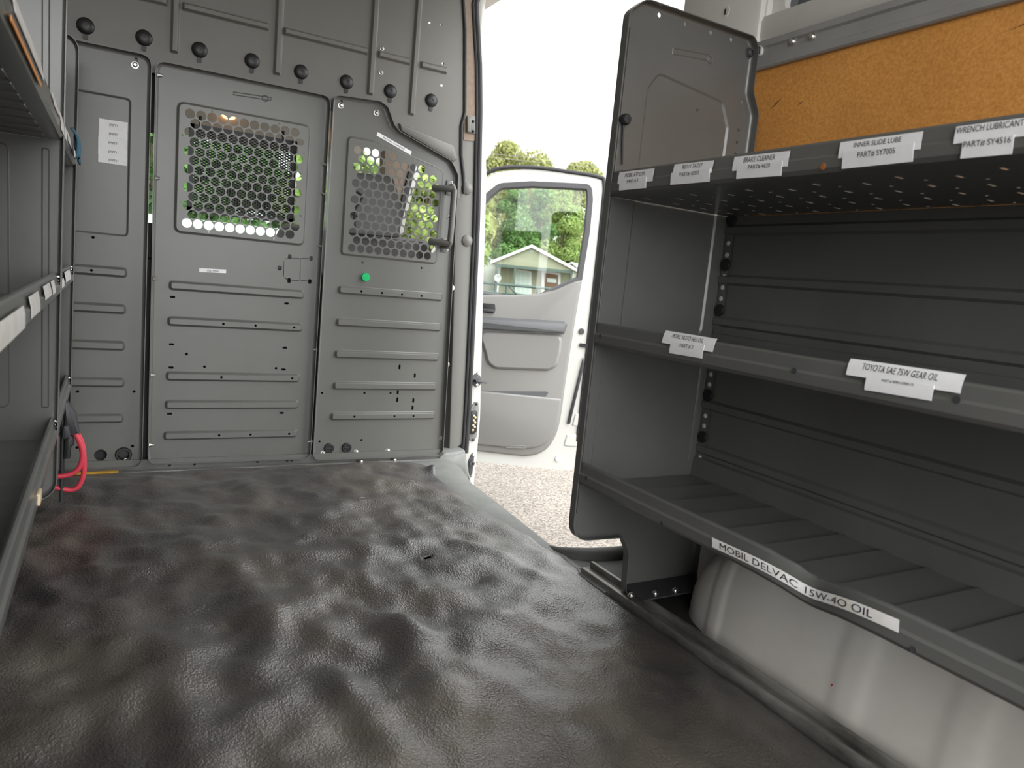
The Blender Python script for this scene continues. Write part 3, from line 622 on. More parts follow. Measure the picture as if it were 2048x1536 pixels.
XF, XB, YE, YN = 1.0106, 1.414, 1.43, -0.35
rs = thing('shelf_unit', (1.21, 0.6, 0.0), 'long grey steel van shelving unit on the right with white part stickers', 'shelf unit', 'van shelving units')
FE = FY(YE)
def E(x, y): return FE.px(x, y)
out = [(1.0125, 0.175), (1.0125, 1.425), (1.055, 1.462), (1.40, 1.462), (1.420, 1.44), (1.420, 1.335), (1.450, 1.285), (1.452, 0.0), (1.205, 0.006), (1.200, 0.125), (1.175, 0.170)]
outl = rpoly(out[::-1], [0.02, 0.06, 0.022, 0.01, 0.04, 0.04, 0.025, 0.02, 0.05, 0.03, 0.055], 7)
embs = [(rpoly([(1.10, 0.70), (1.375, 0.70), (1.375, 1.24), (1.345, 1.30), (1.13, 1.325), (1.10, 1.28)], 0.03), 0.006, -0.004, []), (rect(1.06, 0.36, 1.062, 0.66, 0.0005, 2), 0.0005, 0.001, []), (rect(1.356, 0.36, 1.372, 1.02, 0.006, 4) if False else rect(1.385, 0.36, 1.391, 0.66, 0.002, 3), 0.0025, 0.003, [])]
hl = [circ(*E(x, y), 0.0035, 10) for x, y in ((1395, 220),)] + [circ(x, 1.4475, 0.0052, 12) for x in (1.112, 1.193, 1.276, 1.345)] + [circ(1.409, z, 0.0042, 10) for z in (1.31, 1.24, 1.21, 1.18, 1.15)]
m = pan_mesh(FE, outl, embs, hl, R=0.008, H=0.022)
for lo in ([E(1345, 93), E(1420, 108), E(1418, 124), E(1343, 110)],):
    q = inset(lo, 0.001); m.rings(FE, [(q, 0.0), (inset(q, 0.002), 0.0012), (inset(q, 0.004), 0.0)])
q = circ(*E(1420, 120), 0.010, 16); m.rings(FE, [(q, 0), (inset(q, 0.002), 0.002), (inset(q, 0.004), 0)])
# inner stiffening line along the front edge
m.prism(FE, [(1.030, 0.24), (1.034, 0.24), (1.034, 1.40), (1.030, 1.40)], -0.001, 0.004, bev=0.0015)
m.build('end_panel', PAINTD, rs)
for z in (1.052, 0.712, 0.365):
    bolt(FE, 1.021, z, rs, 0.0, 0.007, 'screw')
FEt = FY(YE - 0.022)
bolt(FE, *E(1499, 106), rs, 0.0, 0.011, 'bolt', CHARC)
# black bumper knob with a dangling strap near the front edge of the end panel
a, b = E(1246, 240); g = MB(); g.lathe(FE.p(a, b, 0.0), FE.n, [(0.013, 0), (0.013, 0.014), (0.010, 0.019), (0.0003, 0.020)], 16)
kb = g.build('bumper_knob', RUBBER, rs)
g = MB(); g.tube([FE.p(a - 0.002, b - 0.008, 0.006), FE.p(a + 0.002, b - 0.05, 0.005), FE.p(a + 0.008, b - 0.10, 0.006)], [0.003, 0.0025, 0.002], 6); g.build('strap', RUBBER, kb)
mb = MB(); mb.box((1.206, YE - 0.095, 0.0225), (1.45, YE - 0.001, 0.0255)); mb.build('foot_flange', CHARC, rs)
for x, y in ((1262, 1192), (1310, 1188), (1350, 1182)):
    a, b = FZ(0.0255).px(x, y); bolt(FZ(0.0255), a, min(b, YE - 0.03), rs, 0.0, 0.008)
# back panels with beads
FBK = FR(XB)
def bead(z, h=0.020, out_=0.008): return [(z + h, 0), (z + h * 0.55, out_), (z - h * 0.55, out_), (z - h, 0)]
prof = [(1.0198, 0)]
for z in (0.985, 0.857, 0.747): prof += bead(z, 0.014)
prof += [(0.715, 0), (0.712, 0.006), (0.70, 0.006), (0.66, 0.0)]
for z in (0.520, 0.398): prof += bead(z, 0.014)
prof += [(0.376, 0), (0.372, 0.010), (0.345, 0.012), (0.322, 0.016)]
ya, yb = YE - 0.002, YN
mb = MB(); n = len(prof); mb.add([FBK.p(-ya, z, d) for z, d in prof] + [FBK.p(-yb, z, d) for z, d in prof], [(i, n + i, n + i + 1, i + 1) for i in range(n - 1)])
mb.f = [f[::-1] for f in mb.f]
mb.build('back_panel', PAINTD, rs, angle=20)
# perforated rear post in the corner
FPo = FR(XB - 0.001)
mb = MB(); hs = []
pxs = [(1453, 465), (1450, 487), (1448, 510), (1443, 553), (1441, 575), (1438, 597), (1432, 641), (1418, 748), (1416, 768), (1412, 810), (1409, 831), (1406, 851), (1400, 895), (1399, 915)]
zs = [FPo.px(x + 1, y)[1] for x, y in pxs]
mb.sheet(FPo, [(-YE + 0.003, 0.30), (-YE + 0.030, 0.30), (-YE + 0.030, 1.018), (-YE + 0.003, 1.018)], [], 0.002)
mb.build('rear_post', PAINTD, rs)
for z in zs:
    q = MB(); q.lathe((XB - 0.003, YE - 0.016, z), (-1, 0, 0), [(0.0062, 0), (0.0058, 0.0012), (0.0003, 0.0015)], 12); q.build('rivet_or_lit_hole', PRIMER, rs)  # pale discs painted as light shining through the post's holes
for x, y in ((1455, 441), (1444, 530), (1434, 620), (1411, 789), (1401, 872)):
    z = FPo.px(x, y)[1]; q = MB(); q.lathe((XB - 0.003, YE - 0.017, z), (-1, 0, 0), [(0.0160, 0), (0.0160, 0.004), (0.0135, 0.006), (0.0003, 0.006)], 18); q.build('plug', BLACKP, rs)
# shelves
frR = lambda z: XF
def make_shelf(parent, front, sgn, zb, ya, yb, xback, bent=False, slots=False, grooves=True):
    """one steel shelf: sheet with pressed grooves, lip along the aisle"""
    mb = MB(); x0 = front(zb) + sgn * 0.034; x1 = xback
    lip_mesh(mb, front, sgn, zb, ya, yb, bent)
    F = FZ(zb); xa, xb = min(x0, x1), max(x0, x1); y0, y1 = min(ya, yb), max(ya, yb)
    if slots:
        rnd = random.Random(3); hs = []
        k = 0; y = y1 - 0.06
        while y > y0 + 0.05:
            for j in range(4):
                x = xa + 0.045 + j * 0.088 + (0.03 if k % 2 else 0)
                hs.append(rect(x - 0.011, y - 0.0025, x + 0.011, y + 0.0025, 0.002, 2))
                hs.append(circ(x + 0.035, y - 0.022, 0.0035, 6))
            y -= 0.078; k += 1
        hs = [h for h in hs if all(xa + 0.004 < q[0] < xb - 0.004 and y0 + 0.004 < q[1] < y1 - 0.004 for q in h)]
        mb.sheet(F, [(xa, y0), (xb, y0), (xb, y1), (xa, y1)], hs, 0.0, t=0.0012)
    else:
        prof = [(y1, 0.0)]; y = y1 - 0.095
        while y > y0 + 0.02:
            prof += [(y + 0.012, -0.0008), (y + 0.001, -0.0025), (y - 0.001, 0.0030), (y - 0.006, 0.0030), (y - 0.02, 0.0)]; y -= 0.095
        prof += [(y0, 0.0)]; n = len(prof)
        mb.add([(xa, y, zb + d) for y, d in prof] + [(xb, y, zb + d) for y, d in prof], [(i, i + 1, n + i + 1, n + i) for i in range(n - 1)])
    return mb.build('shelf', PAINTD, parent, angle=25)
ZT, ZM, ZL = 1.0205, 0.668, 0.3225
shT = make_shelf(rs, frR, 1, ZT, YE - 0.003, YN, 1.44, slots=True)
shM = make_shelf(rs, frR, 1, ZM, YE - 0.003, YN, XB - 0.002)
shL = make_shelf(rs, frR, 1, ZL, YE - 0.003, YN, XB - 0.012, bent=True)
FLp = FR(XF)
def holeplug(x, y, sh):
    a, b = FLp.px(x, y); q = MB(); q.lathe((XF - 0.0004, -a, b), (-1, 0, 0), [(0.0058, 0), (0.0055, 0.0006), (0.0042, 0.0006), (0.0003, 0.0002)], 12); q.build('lip_hole', CHARC, sh)
for x, y in ((1589, 741), (1914, 799), (1201, 673)): holeplug(x, y, shM)
for x, y in ((1173, 956), (1324, 1047), (1827, 1300)): holeplug(x, y, shL)
a, b = FLp.px(1646, 333); q = MB(); q.lathe((XF - 0.0003, -a, b), (-1, 0, 0), [(0.0058, 0), (0.005, 0.0008), (0.0003, 0.001)], 12); q.build('rust_spot', mat('rust', (0.35, 0.13, 0.03), 0.8), shT)
bolt(FZ(ZL), 1.13, YE - 0.055, shL, 0.0, 0.008)
def st(sh, zb, TL, TR, BL, s, box, lab, sc=None, off=(0, 0), bent=False, lift=0.0, mats=None, nu=8):
    q = [FLp.px(x / sc + off[0], y / sc + off[1]) if sc else FLp.px(x, y) for x, y in (TL, TR, BL)]
    return sticker(sh, lipconf(frR, 1, zb, bent), *q, s, box, 'white sticker reading ' + lab, mats=mats, lift=lift, nu=nu)
S1 = 2.4151; O1 = (1200, 0)
for a in ((( 89, 831), (258, 812), (87, 890), 'MOBIL ATF D/M', (0.2, 0.76, 0.50, 0.83), 0), ((98, 870), (227, 855), (96, 921), 'PART # 2', (0.30, 0.73, 0.58, 0.92), 1),
          ((355, 793), (546, 773), (351, 850), 'RED N\' TACKY', (0.24, 0.75, 0.52, 0.88), 0), ((347, 836), (535, 816), (344, 894), "PART# 10005", (0.24, 0.75, 0.60, 0.94), 1),
          ((645, 757), (914, 727), (641, 827), 'BRAKE CLEANER', (0.20, 0.77, 0.51, 0.87), 0), ((667, 798), (885, 778), (662, 865), 'PART# 4620', (0.27, 0.75, 0.60, 0.92), 1),
          ((1157, 686), (1556, 632), (1153, 766), 'INNER SLIDE LUBE', (0.19, 0.77, 0.55, 0.85), 0), ((1178, 735), (1521, 692), (1172, 817), 'PART# SY7005', (0.23, 0.76, 0.52, 0.87), 1),
          ((1716, 610), (2120, 556), (1710, 697), 'WRENCH LUBRICANT', (0.015, 0.84, 0.56, 0.93), 0), ((1757, 680), (2006, 652), (1745, 768), 'PART# SY4516', (0.03, 0.955, 0.57, 0.92), 1)):
    st(shT, ZT, *a[:5], a[3], S1, O1, lift=0.0008 * a[5])
st(shM, ZM, (450, 923), (712, 966), (443, 986), 'MOBIL NUTO H32 OIL', (0.18, 0.79, 0.53, 0.85), 'MOBIL NUTO H32 OIL', 2.56, (1150, 300))
st(shM, ZM, (492, 976), (660, 1000), (487, 1040), 'PART # 3', (0.30, 0.70, 0.57, 0.89), 'PART # 3', 2.56, (1150, 300), lift=0.0008)
st(shM, ZM, (497, 810), (1083, 894), (490, 894), 'TOYOTA SAE 75W GEAR OIL', (0.14, 0.81, 0.46, 0.83), 'TOYOTA SAE 75W GEAR OIL', 2.5602, (1500, 400))
st(shM, ZM, (597, 900), (941, 950), (590, 972), 'PART # 90901-U9001-71', (0.25, 0.72, 0.74, 0.94), 'PART # 90901-U9001-71', 2.5602, (1500, 400), lift=0.0008)
st(shL, ZL, (1425, 1075), (1797, 1240), (1425.5, 1094), 'MOBIL DELVAC 15W-4O OIL', (0.055, 0.89, 0.20, 0.84), 'MOBIL DELVAC 15W-4O OIL, torn and crumpled', bent=True, mats=[TAPE, INK], nu=60)
# wheel arch under the right unit
wa = MB(); 
def wheel(u, v):
    u = u ** 1.6; y = 1.325 - u * 1.75; t = min(1.0, (1.325 - y) / 0.30); s = max(0.0, 1 - (1 - t) ** 2.3) ** (1 / 2.3)
    prof = [(1.496, 0.300), (1.46, 0.297), (1.42, 0.285), (1.36, 0.262), (1.32, 0.230), (1.295, 0.19), (1.283, 0.14), (1.278, 0.09), (1.275, 0.045), (1.272, -0.012)]
    q = v * (len(prof) - 1); i = min(int(q), len(prof) - 2); f = q - i; x = prof[i][0] * (1 - f) + prof[i + 1][0] * f; z = prof[i][1] * (1 - f) + prof[i + 1][1] * f
    x = 1.496 - (1.496 - x) * (0.50 + 0.50 * s); z = -0.012 + (z + 0.012) * s
    for yc, w in ((1.170, 0.024), (0.80, 0.034), (0.585, 0.034)):
        k = math.exp(-((y - yc + 0.05 * (z - 0.1)) / w) ** 4); x -= 0.0035 * k; z += 0.003 * k * (v < 0.5)
    return (x, y, z)
wa.grid(wheel, 230, 27); wa.build('wheel_arch', ARCH, angle=60, label='smooth white wheel arch bulging below the lowest right shelf', cat='wheel arch')

q = MB(); a, b = FR(1.2745).px(1664, 1372); q.prism(FR(1.2745), [(a - 0.004, b + 0.003), (a - 0.001, b - 0.005), (a + 0.004, b + 0.002), (a + 0.001, b + 0.005)], -0.004, 0.0002); q.build('red_mark', mat('red_paint_mark', (0.45, 0.03, 0.04), 0.6), bpy.data.objects['wheel_arch'])

# ================================================================== VAN BODY, RIGHT SIDE
FW = FR(1.50)
mb = MB()
mb.sheet(FW, [(-1.47, -0.09), (0.85, -0.09), (0.85, 2.10), (-1.47, 2.10)], [rpoly([(-1.425, 1.545), (0.6, 1.545), (0.6, 1.80), (-1.38, 1.80)], [0.035, 0.03, 0.03, 0.08])], 0.0, t=0.02)
mb.box((1.56, -0.85, -0.09), (1.58, 1.80, 2.10), 0, 1)                                        # outer skin, coloured dark as cavity shade
mb.prism(FW, [(-1.48, 1.474), (0.85, 1.474), (0.85, 1.548), (-1.48, 1.548)], 0, 0.028, bev=0.018)   # beam under the opening
mb.box((1.462, 1.462, 0.10), (1.58, 1.775, 2.10), 0.012); mb.box((1.478, 1.455, 0.10), (1.50, 1.49, 2.10), 0.006)
mb.box((1.502, 1.428, 1.53), (1.558, 1.44, 1.95), 0, 1)  # dark liner added to make the wall cavity look shaded
wrt = mb.build('wall_right', [PRIMER, mat('cavity_shade_grey', (0.16, 0.165, 0.17), 0.5)], kind='structure')
q = MB(); a, b = FR(1.462).px(1451, 24); q.lathe((1.462, -a, b), (-1, 0, 0), [(0.016, 0), (0.015, 0.0015), (0.0003, 0.0015)], 16); q.prism(FR(1.4605), oblong(a, b, 0.008, 0.016), 0, 0.0006, 1)
q.build('body_plug', [PRIMER, CHARC], wrt)
# hardboard liner and its channel
hb = MB(); hb.box((1.462, -0.8, 0.98), (1.467, 1.455, 1.409)); hbo = hb.build('hardboard_panel', BOARD, label='orange-brown hardboard lining panel above the top right shelf', cat='wall panel')
SCUFF = mat('dark_scuff', (0.12, 0.06, 0.025), 0.8)
for (y0, z0, y1, z1, w) in ((1.385, 1.292, 1.345, 1.320, 0.004), (1.300, 1.288, 1.278, 1.300, 0.003), (0.84, 1.348, 0.70, 1.372, 0.003)):
    d = Vector((0, y1 - y0, z1 - z0)); n = Vector((0, -d.z, d.y)).normalized() * w / 2; a = Vector((1.4615, y0, z0)); b = Vector((1.4615, y1, z1)); mm = (a + b) / 2
    sc = MB(); sc.add([a, mm - n, b, mm + n], [(0, 1, 2, 3)]); sc.build('scuff_mark', SCUFF, hbo)
ch = thing('channel_rail', (1.45, 0.2, 1.40), 'grey metal channel rail along the top edge of the orange hardboard', 'rail')
mb = MB(); cprof = [(1.468, 1.398), (1.452, 1.398), (1.448, 1.402), (1.448, 1.416), (1.4535, 1.421), (1.4535, 1.448), (1.448, 1.453), (1.448, 1.468), (1.470, 1.470)]
n = len(cprof); mb.add([(x, 1.452, z) for x, z in cprof] + [(x, -0.8, z) for x, z in cprof], [(i, i + 1, n + i + 1, n + i) for i in range(n - 1)])
mb.build('channel', mat('channel_grey', (0.40, 0.40, 0.395), 0.4, 0.3, var=0.08, vscale=6), ch)
FC = FR(1.4535)
for x, y in ((1586, 84), (1625, 74)):
    a, b = FC.px(x, y); g = MB(); g.lathe(FC.p(a, b, 0), FC.n, [(0.009, 0), (0.0085, 0.004), (0.006, 0.008), (0.0003, 0.009)], 16); g.build('screw', STEEL, ch)
a, b = FC.px(1521, 102); g = MB(); g.prism(FC, oblong(a, b, 0.020, 0.026), 0.0, 0.006, 0, bev=0.002); g.prism(FC, oblong(a, b, 0.009, 0.019), 0.006, 0.0068, 1); g.build('slot_clip', [PRIMER, BLACKP], ch)

# ================================================================== LEFT SHELF UNIT
frL = lambda z: -0.1035 + 0.014 * (z - 0.70)
YD, YF = 2.0, 2.65
ls = thing('shelf_unit', (-0.3, 1.2, 0.0), 'grey steel van shelving unit along the left edge, seen almost end on', 'shelf unit', 'van shelving units')
def upright(Y, name, embs, top_, legx=-0.29):
    F = FY(Y); f = frL; o = [(f(0.19) + 0.0, 0.19), (f(top_), top_), (-0.50, top_), (-0.50, 0.006), (legx, 0.006), (legx + 0.02, 0.11), (legx + 0.06, 0.155)]
    m = pan_mesh(F, rpoly(o[::-1], [0.02, 0.04, 0.02, 0.02, 0.02, 0.05, 0.05], 6), embs, [], R=0.008, H=0.024); return m.build(name, PAINTD, ls)
upright(YD, 'divider_panel', [(rect(-0.142, 0.40, -0.126, 1.0, 0.004, 3), 0.003, 0.004, []), (rect(-0.46, 0.40, -0.202, 1.0, 0.02, 5), 0.004, 0.004, []), (rect(-0.142, 1.05, -0.126, 1.38, 0.004, 3), 0.003, 0.004, [])], 1.42)
upright(YF, 'end_panel', [(rect(-0.16, 0.40, -0.14, 1.30, 0.006, 3), 0.003, 0.004, [])], 1.40)
upright(-0.36, 'end_panel', [], 1.42)
for Y, zz in ((YD, (0.36, 0.705, 1.06)), (YF, (0.36, 0.71, 1.06))):
    for z in zz: bolt(FY(Y), frL(z) - 0.008, z, ls, 0.0, 0.008)
nb = {}
for nm, ya, yb in (('near', YD - 0.001, -0.35), ('far', YF - 0.001, YD + 0.001)):
    for zb in (ZT, ZM, ZL):
        nb[nm, zb] = make_shelf(ls, frL, -1, zb, ya, yb, -0.50)
mb = MB(); mb.box((-0.512, -0.35, 0.05), (-0.503, YF, 1.42)); mb.build('back_panel', PAINTD, ls)
FLL = FL(-0.1035)
def stl(sh, zb, y0, y1, z1, z0, mats=None, label='blank white sticker', lift=0.0, tilt=0.0):
    sticker(sh, lipconf(frL, -1, zb), (y0, z1), (y1, z1 + tilt), (y0, z0), None, None, label, mats=mats or [TAPE, INK], lift=lift)
stl(nb['near', ZM], ZM, 0.86, 1.18, 0.706, 0.676); stl(nb['near', ZM], ZM, 1.27, 1.42, 0.712, 0.680); stl(nb['near', ZM], ZM, 1.53, 1.68, 0.714, 0.69); stl(nb['near', ZM], ZM, 1.72, 1.80, 0.714, 0.688)
stl(nb['near', ZT], ZT, 1.02, 1.42, 1.070, 1.043); stl(nb['near', ZT], ZT, 1.66, 1.80, 1.068, 1.045); stl(nb['near', ZT], ZT, 1.86, 1.985, 1.07, 1.03)
stl(nb['near', ZT], ZT, 0.98, 1.36, 1.030, 1.024, [ORANGE, INK], 'painted orange reflection on the shelf lip', lift=0.0005)  # last strip is an orange reflection put on as colour
stl(nb['far', ZM], ZM, 2.02, 2.12, 0.705, 0.685); stl(nb['far', ZM], ZM, 2.2, 2.45, 0.716, 0.69); stl(nb['far', ZT], ZT, 2.01, 2.10, 1.068, 1.03); stl(nb['far', ZT], ZT, 2.15, 2.34, 1.068, 1.04); stl(nb['far', ZT], ZT, 2.36, 2.60, 1.064, 1.036)
g = MB(); g.box((frL(.33) - 0.002, 1.46, 0.331), (frL(.33) + 0.0035, 1.50, 0.352), 0.001); g.build('wood_chip', WOOD, nb['near', ZL], label='pale wood scrap')
# blue cloth hanging over the far top shelf
def cl(u, v):
    y = 2.30 + u * 0.17; t = v; x = -0.1005 + 0.016 * math.sin(t * PI * 0.62) + 0.003 * math.sin(u * 9 + t * 4); z = 1.100 - 0.075 * t - 0.012 * (2 * u - 1) ** 2 + 0.012 * math.sin(t * PI)
    return (x, y, z)
g = MB(); g.grid(cl, 16, 12); bc = g.build('cloth', BLUE, angle=180, label='blue cloth hanging over the top shelf lip at the far left', cat='cloth')
so = bc.modifiers.new('thickness', 'SOLIDIFY'); so.thickness = 0.004
# booster cables with their grey plug, hanging off the lowest far left shelf
FCB = FY(2.36)
cb = thing('booster_cable', (-0.085, 2.36, 0.06), 'red booster cable loops with grey plug hanging beside the left shelf', 'cable')
g = MB(); g.prism(FCB, rpoly(poly_px(FCB, [(126, 800), (136, 806), (152, 828), (159.5, 871), (143, 872), (130, 862)]), 0.004, 3), -0.03, 0.0, bev=0.005); g.build('plug_body', CHARC, cb, label='charcoal plug with slanting shoulder')
g = MB(); g.prism(FCB, rpoly(poly_px(FCB, [(127, 850), (138, 849), (141.5, 872), (125, 876)]), 0.004, 3), 0.002, 0.022, bev=0.004); g.build('cable_clip', CHARC, cb)
g = MB(); g.prism(FCB, rpoly(poly_px(FCB, [(129, 874), (146, 873), (148, 890), (141, 897), (140, 918), (127, 920)]), 0.003, 3), -0.03, -0.005, bev=0.003); g.build('second_plug', BLACKP, cb)
for dep, L_ in ((0.0, [(151, 868), (160, 886), (165, 908), (161, 930), (150, 944), (136, 950), (116, 953), (98, 955)]), (-0.022, [(153, 868), (164, 892), (167.5, 925), (166, 955), (157, 976), (145, 984), (133, 984), (112, 980), (95, 978)])):
    g = MB(); g.tube(spl([FCB.p(*FCB.px(x, y), dep) for x, y in L_]), 0.0072, 12); g.build('red_lead', RED, cb)
g = MB(); g.tube(spl([FCB.p(*FCB.px(x, y), -0.02) for x, y in ((124, 830), (124, 880), (123, 950), (121.5, 1008))]), 0.006, 10); g.build('black_lead', RUBBER, cb)

# ================================================================== VAN BODY, REST
mb = MB(); mb.box((-0.80, -0.85, -0.09), (-0.76, 2.95, 2.10)); mb.build('wall_left', PRIMER, kind='structure')
mb = MB(); mb.box((-0.80, -0.85, 2.10), (1.58, 3.75, 2.14)); mb.build('ceiling', PRIMER, kind='structure')

# ================================================================== OPEN FRONT DOOR
GZ = -0.62
FD = Frame((1.48, 4.0, 0), (0.865, -0.5, 0), (0, 0, 1))
def DP(L): return [FD.px(x, y) for x, y in L]
dr = thing('car_door', tuple(FD.p(0.55, -0.29)), 'open white front passenger door with grey trim panel, seen through the side opening', 'car door')
d_out = rpoly([(0.02, -0.285), (1.10, -0.285), (1.10, 1.36), (1.085, 1.425), (0.66, 1.440), (0.46, 1.40), (0.25, 1.10), (0.02, 0.72)], [0.05, 0.05, 0.03, 0.03, 0.05, 0.10, 0.10, 0.05], 7)
g1 = DP([(1164, 562), (1180, 464), (1186, 400), (1183, 376), (1160, 365.5), (1063, 362), (998, 366), (973, 386)])
gask = rpoly(g1[:3] + [(g1[3][0], g1[4][1])] + g1[5:] + [(0.27, 1.02), (0.20, 0.74), (0.45, 0.69), (0.75, 0.68)], [0.01, 0.05, 0.03, 0.05, 0.08, 0.08, 0.05, 0.05, 0.05, 0.05, 0.05], 6)
glass_l = inset(gask, 0.036)
mb = MB(); mb.sheet(FD, d_out, [gask], 0.0, t=0.05); mb.rings(FD, [(d_out, -0.06), (d_out, 0.0)])
mb.sheet(FD, d_out, [gask], -0.06, t=0.001); mb.build('door_shell', WHITE, dr)
mb = MB(); mb.rings(FD, [(gask, 0.0), (inset(gask, 0.003), 0.006), (inset(gask, 0.028), 0.004), (glass_l, -0.01), (glass_l, -0.03)]); mb.build('window_gasket', mat('gasket_grey', (0.07, 0.07, 0.075), 0.6), dr)
mb = MB(); mb.sheet(FD, inset(gask, 0.030), [], -0.022); mb.build('window_glass', GLASS, dr)
sl_ = inset(d_out, 0.006); sl2 = [p_ for p_ in inset(d_out, 0.010) if p_[1] > 1.05 or (p_[0] > 1.0 and p_[1] > 0.9)]
pth = [(0.25, 1.14), (0.36, 1.31), (0.47, 1.415), (0.66, 1.447), (0.88, 1.443), (1.06, 1.43), (1.098, 1.395), (1.105, 1.2), (1.105, 0.3), (1.105, -0.1)]
mb = MB(); mb.tube([FD.p(a, b, 0.002) for a, b in [(v.x, v.y) for v in spl([(a, b, 0) for a, b in pth], 6)]], 0.011, 10); mb.build('door_seal', RUBBER, dr)
# grey trim
t_top = DP([(1164, 560), (1150, 563), (1134, 569.5), (1112, 579.5), (1082, 587), (1030, 590), (967, 590)])
def spx(L): return [(v.x, v.y) for v in spl([(a, b, 0) for a, b in DP(L)], 4)]
t_r = spx([(1163, 566), (1155, 610), (1147, 660), (1139, 710), (1130, 770), (1121, 835), (1112, 868), (1097, 893), (1076, 907), (1050, 912)])[::-1]
trim = [(0.06, t_r[0][1] + 0.01), (0.06, t_top[-1][1])] + t_top[::-1] + t_r[::-1]
trim = [q for i, q in enumerate(trim) if i == 0 or abs(q[0] - trim[i - 1][0]) + abs(q[1] - trim[i - 1][1]) > 0.004]
mb = MB(); mb.prism(FD, trim, -0.002, 0.022, bev=0.014); tp_ = mb.build('trim_panel', TRIM, dr, angle=50)
band = DP([(960, 638), (1128, 642), (1134, 648), (1128, 666), (960, 660)])
mb = MB(); mb.prism(FD, rpoly([(0.08, band[0][1]), band[1], band[2], band[3], (0.08, band[4][1])], 0.008, 4), 0.02, 0.060, bev=0.010); mb.build('armrest', TRIMD, tp_)
FDm = Frame(FD.p(0, 0, 0.024), FD.u, FD.v)
def DM(L): return [FDm.px(x, y) for x, y in L]
q = DM([(962, 606), (990, 608), (991, 620), (988, 627), (962, 624)])
mb = MB(); mb.prism(FDm, rpoly(q, 0.008, 4), 0.0, 0.004, bev=0.001); hb_ = mb.build('handle_recess', BLACKP, tp_)
q = DM([(966, 617), (990, 619), (989, 625), (966, 623)]); mb = MB(); mb.prism(FDm, rpoly(q, 0.004, 3), 0.004, 0.016, bev=0.004); mb.build('door_handle', CHARC, hb_)
q = DM([(955, 662), (1126, 669), (1122, 705), (1114, 734), (1096, 742), (990, 738), (974, 726), (969, 705)])
mb = MB(); lp_ = rpoly(q, [0.02, 0.02, 0.06, 0.06, 0.08, 0.06, 0.06, 0.03], 6) if area(q) > 0 else rpoly(q[::-1], 0.06, 6); mb.rings(FDm, [(lp_, 0.0), (inset(lp_, 0.006), 0.010), (inset(lp_, 0.016), 0.016)]); mb.sheet(FDm, inset(lp_, 0.016), [], 0.016); mb.build('pocket_panel', TRIM, tp_, angle=50)
q = DM([(950, 782), (1094, 783), (1097, 786), (1090, 794), (1075, 798), (950, 797)])
mb = MB(); mb.prism(FDm, rpoly(q, 0.006, 4), -0.001, 0.0015); mb.build('map_pocket', TRIMD, tp_)
q = [(0.42, 0)] + [(v.x, v.y) for v in spl([(a, b, 0) for a, b in DM([(1122, 797), (1118, 830), (1109, 860), (1093, 884), (1070, 895), (1040, 897)])], 4)]; zt_ = q[1][1]; q = [(0.30, zt_)] + q[1:] + [(0.30, q[-1][1])]
mb = MB(); mb.prism(FDm, q, 0.0, 0.014, bev=0.010); lp2 = mb.build('lower_trim', TRIM, tp_, angle=50)
q = DM([(1014, 889), (1050, 890), (1052, 896), (1012, 895)])
F3 = Frame(FDm.p(0, 0, 0.014), FD.u, FD.v); mb = MB(); lo = rpoly(q, 0.004, 3); mb.rings(F3, [(lo, 0.0), (inset(lo, 0.002), 0.002), (inset(lo, 0.004), 0.0)]); mb.build('trim_flap', TRIM, lp2)
# white frame details: pressed rectangles, screws, check strap
for L_ in ([(1168, 712), (1190, 716), (1186, 760), (1164, 756)], [(1150, 826), (1180, 830), (1176, 856), (1143, 852)], [(1133, 868), (1180, 870), (1176, 896), (1126, 892)]):
    mb = MB(); lo = rpoly(DP(L_), 0.012, 4); mb.rings(FD, [(lo, 0.0), (inset(lo, 0.006), 0.006), (inset(lo, 0.012), 0.007)]); mb.sheet(FD, inset(lo, 0.012), [], 0.007); mb.build('pressed_rib', WHITE, dr)
for x, y in ((1116, 917), (1163, 663)):
    a, b = FD.px(x, y); g = MB(); g.lathe(FD.p(a, b), FD.n, [(0.018, 0), (0.016, 0.008), (0.008, 0.009), (0.0003, 0.008)], 14); g.build('door_screw', PRIMER if x < 1140 else CHARC, dr)
q = DP([(1160, 686), (1176, 688), (1175, 695), (1159, 693)]); mb = MB(); mb.prism(FD, q, 0, 0.012); mb.build('latch_hook', BLACKP, dr)
q = DP([(1134, 847), (1140, 847), (1168, 730), (1166, 715), (1155, 760)]); mb = MB(); mb.prism(FD, q, 0.002, 0.014, bev=0.003); mb.build('check_strap', RUBBER, dr)

# ================================================================== CAB (glimpsed through the perforated windows)
FM_ = FY(2.93)
ms = thing('mesh_screen', (0.42, 2.93, 0.95), 'black framed wire mesh screen right behind the square perforated window', 'screen')
s0, s1 = FM_.px(378, 246), FM_.px(586, 448); sx0, sx1, sz0, sz1 = s0[0], s1[0], s1[1], s0[1]
mb = MB(); fr = 0.018
mb.box((sx0, 2.925, sz0), (sx0 + fr, 2.94, sz1)); mb.box((sx1 - fr, 2.925, sz0), (sx1, 2.94, sz1)); mb.box((sx0, 2.925, sz0), (sx1, 2.94, sz0 + fr)); mb.box((sx0, 2.925, sz1 - fr), (sx1, 2.94, sz1)); mb.build('screen_frame', BLACKP, ms)
mb = MB(); pitch = 0.0125; W_ = sx1 - sx0; H_ = sz1 - sz0; sl = 0.55
def clipline(c, s):
    pts_ = []
    for x in (sx0, sx1):
        z = c + s * (x - sx0)
        if sz0 <= z <= sz1: pts_.append((x, z))
    for z in (sz0, sz1):
        x = sx0 + (z - c) / s
        if sx0 < x < sx1: pts_.append((x, z))
    return pts_[:2] if len(pts_) >= 2 else None
k = -60
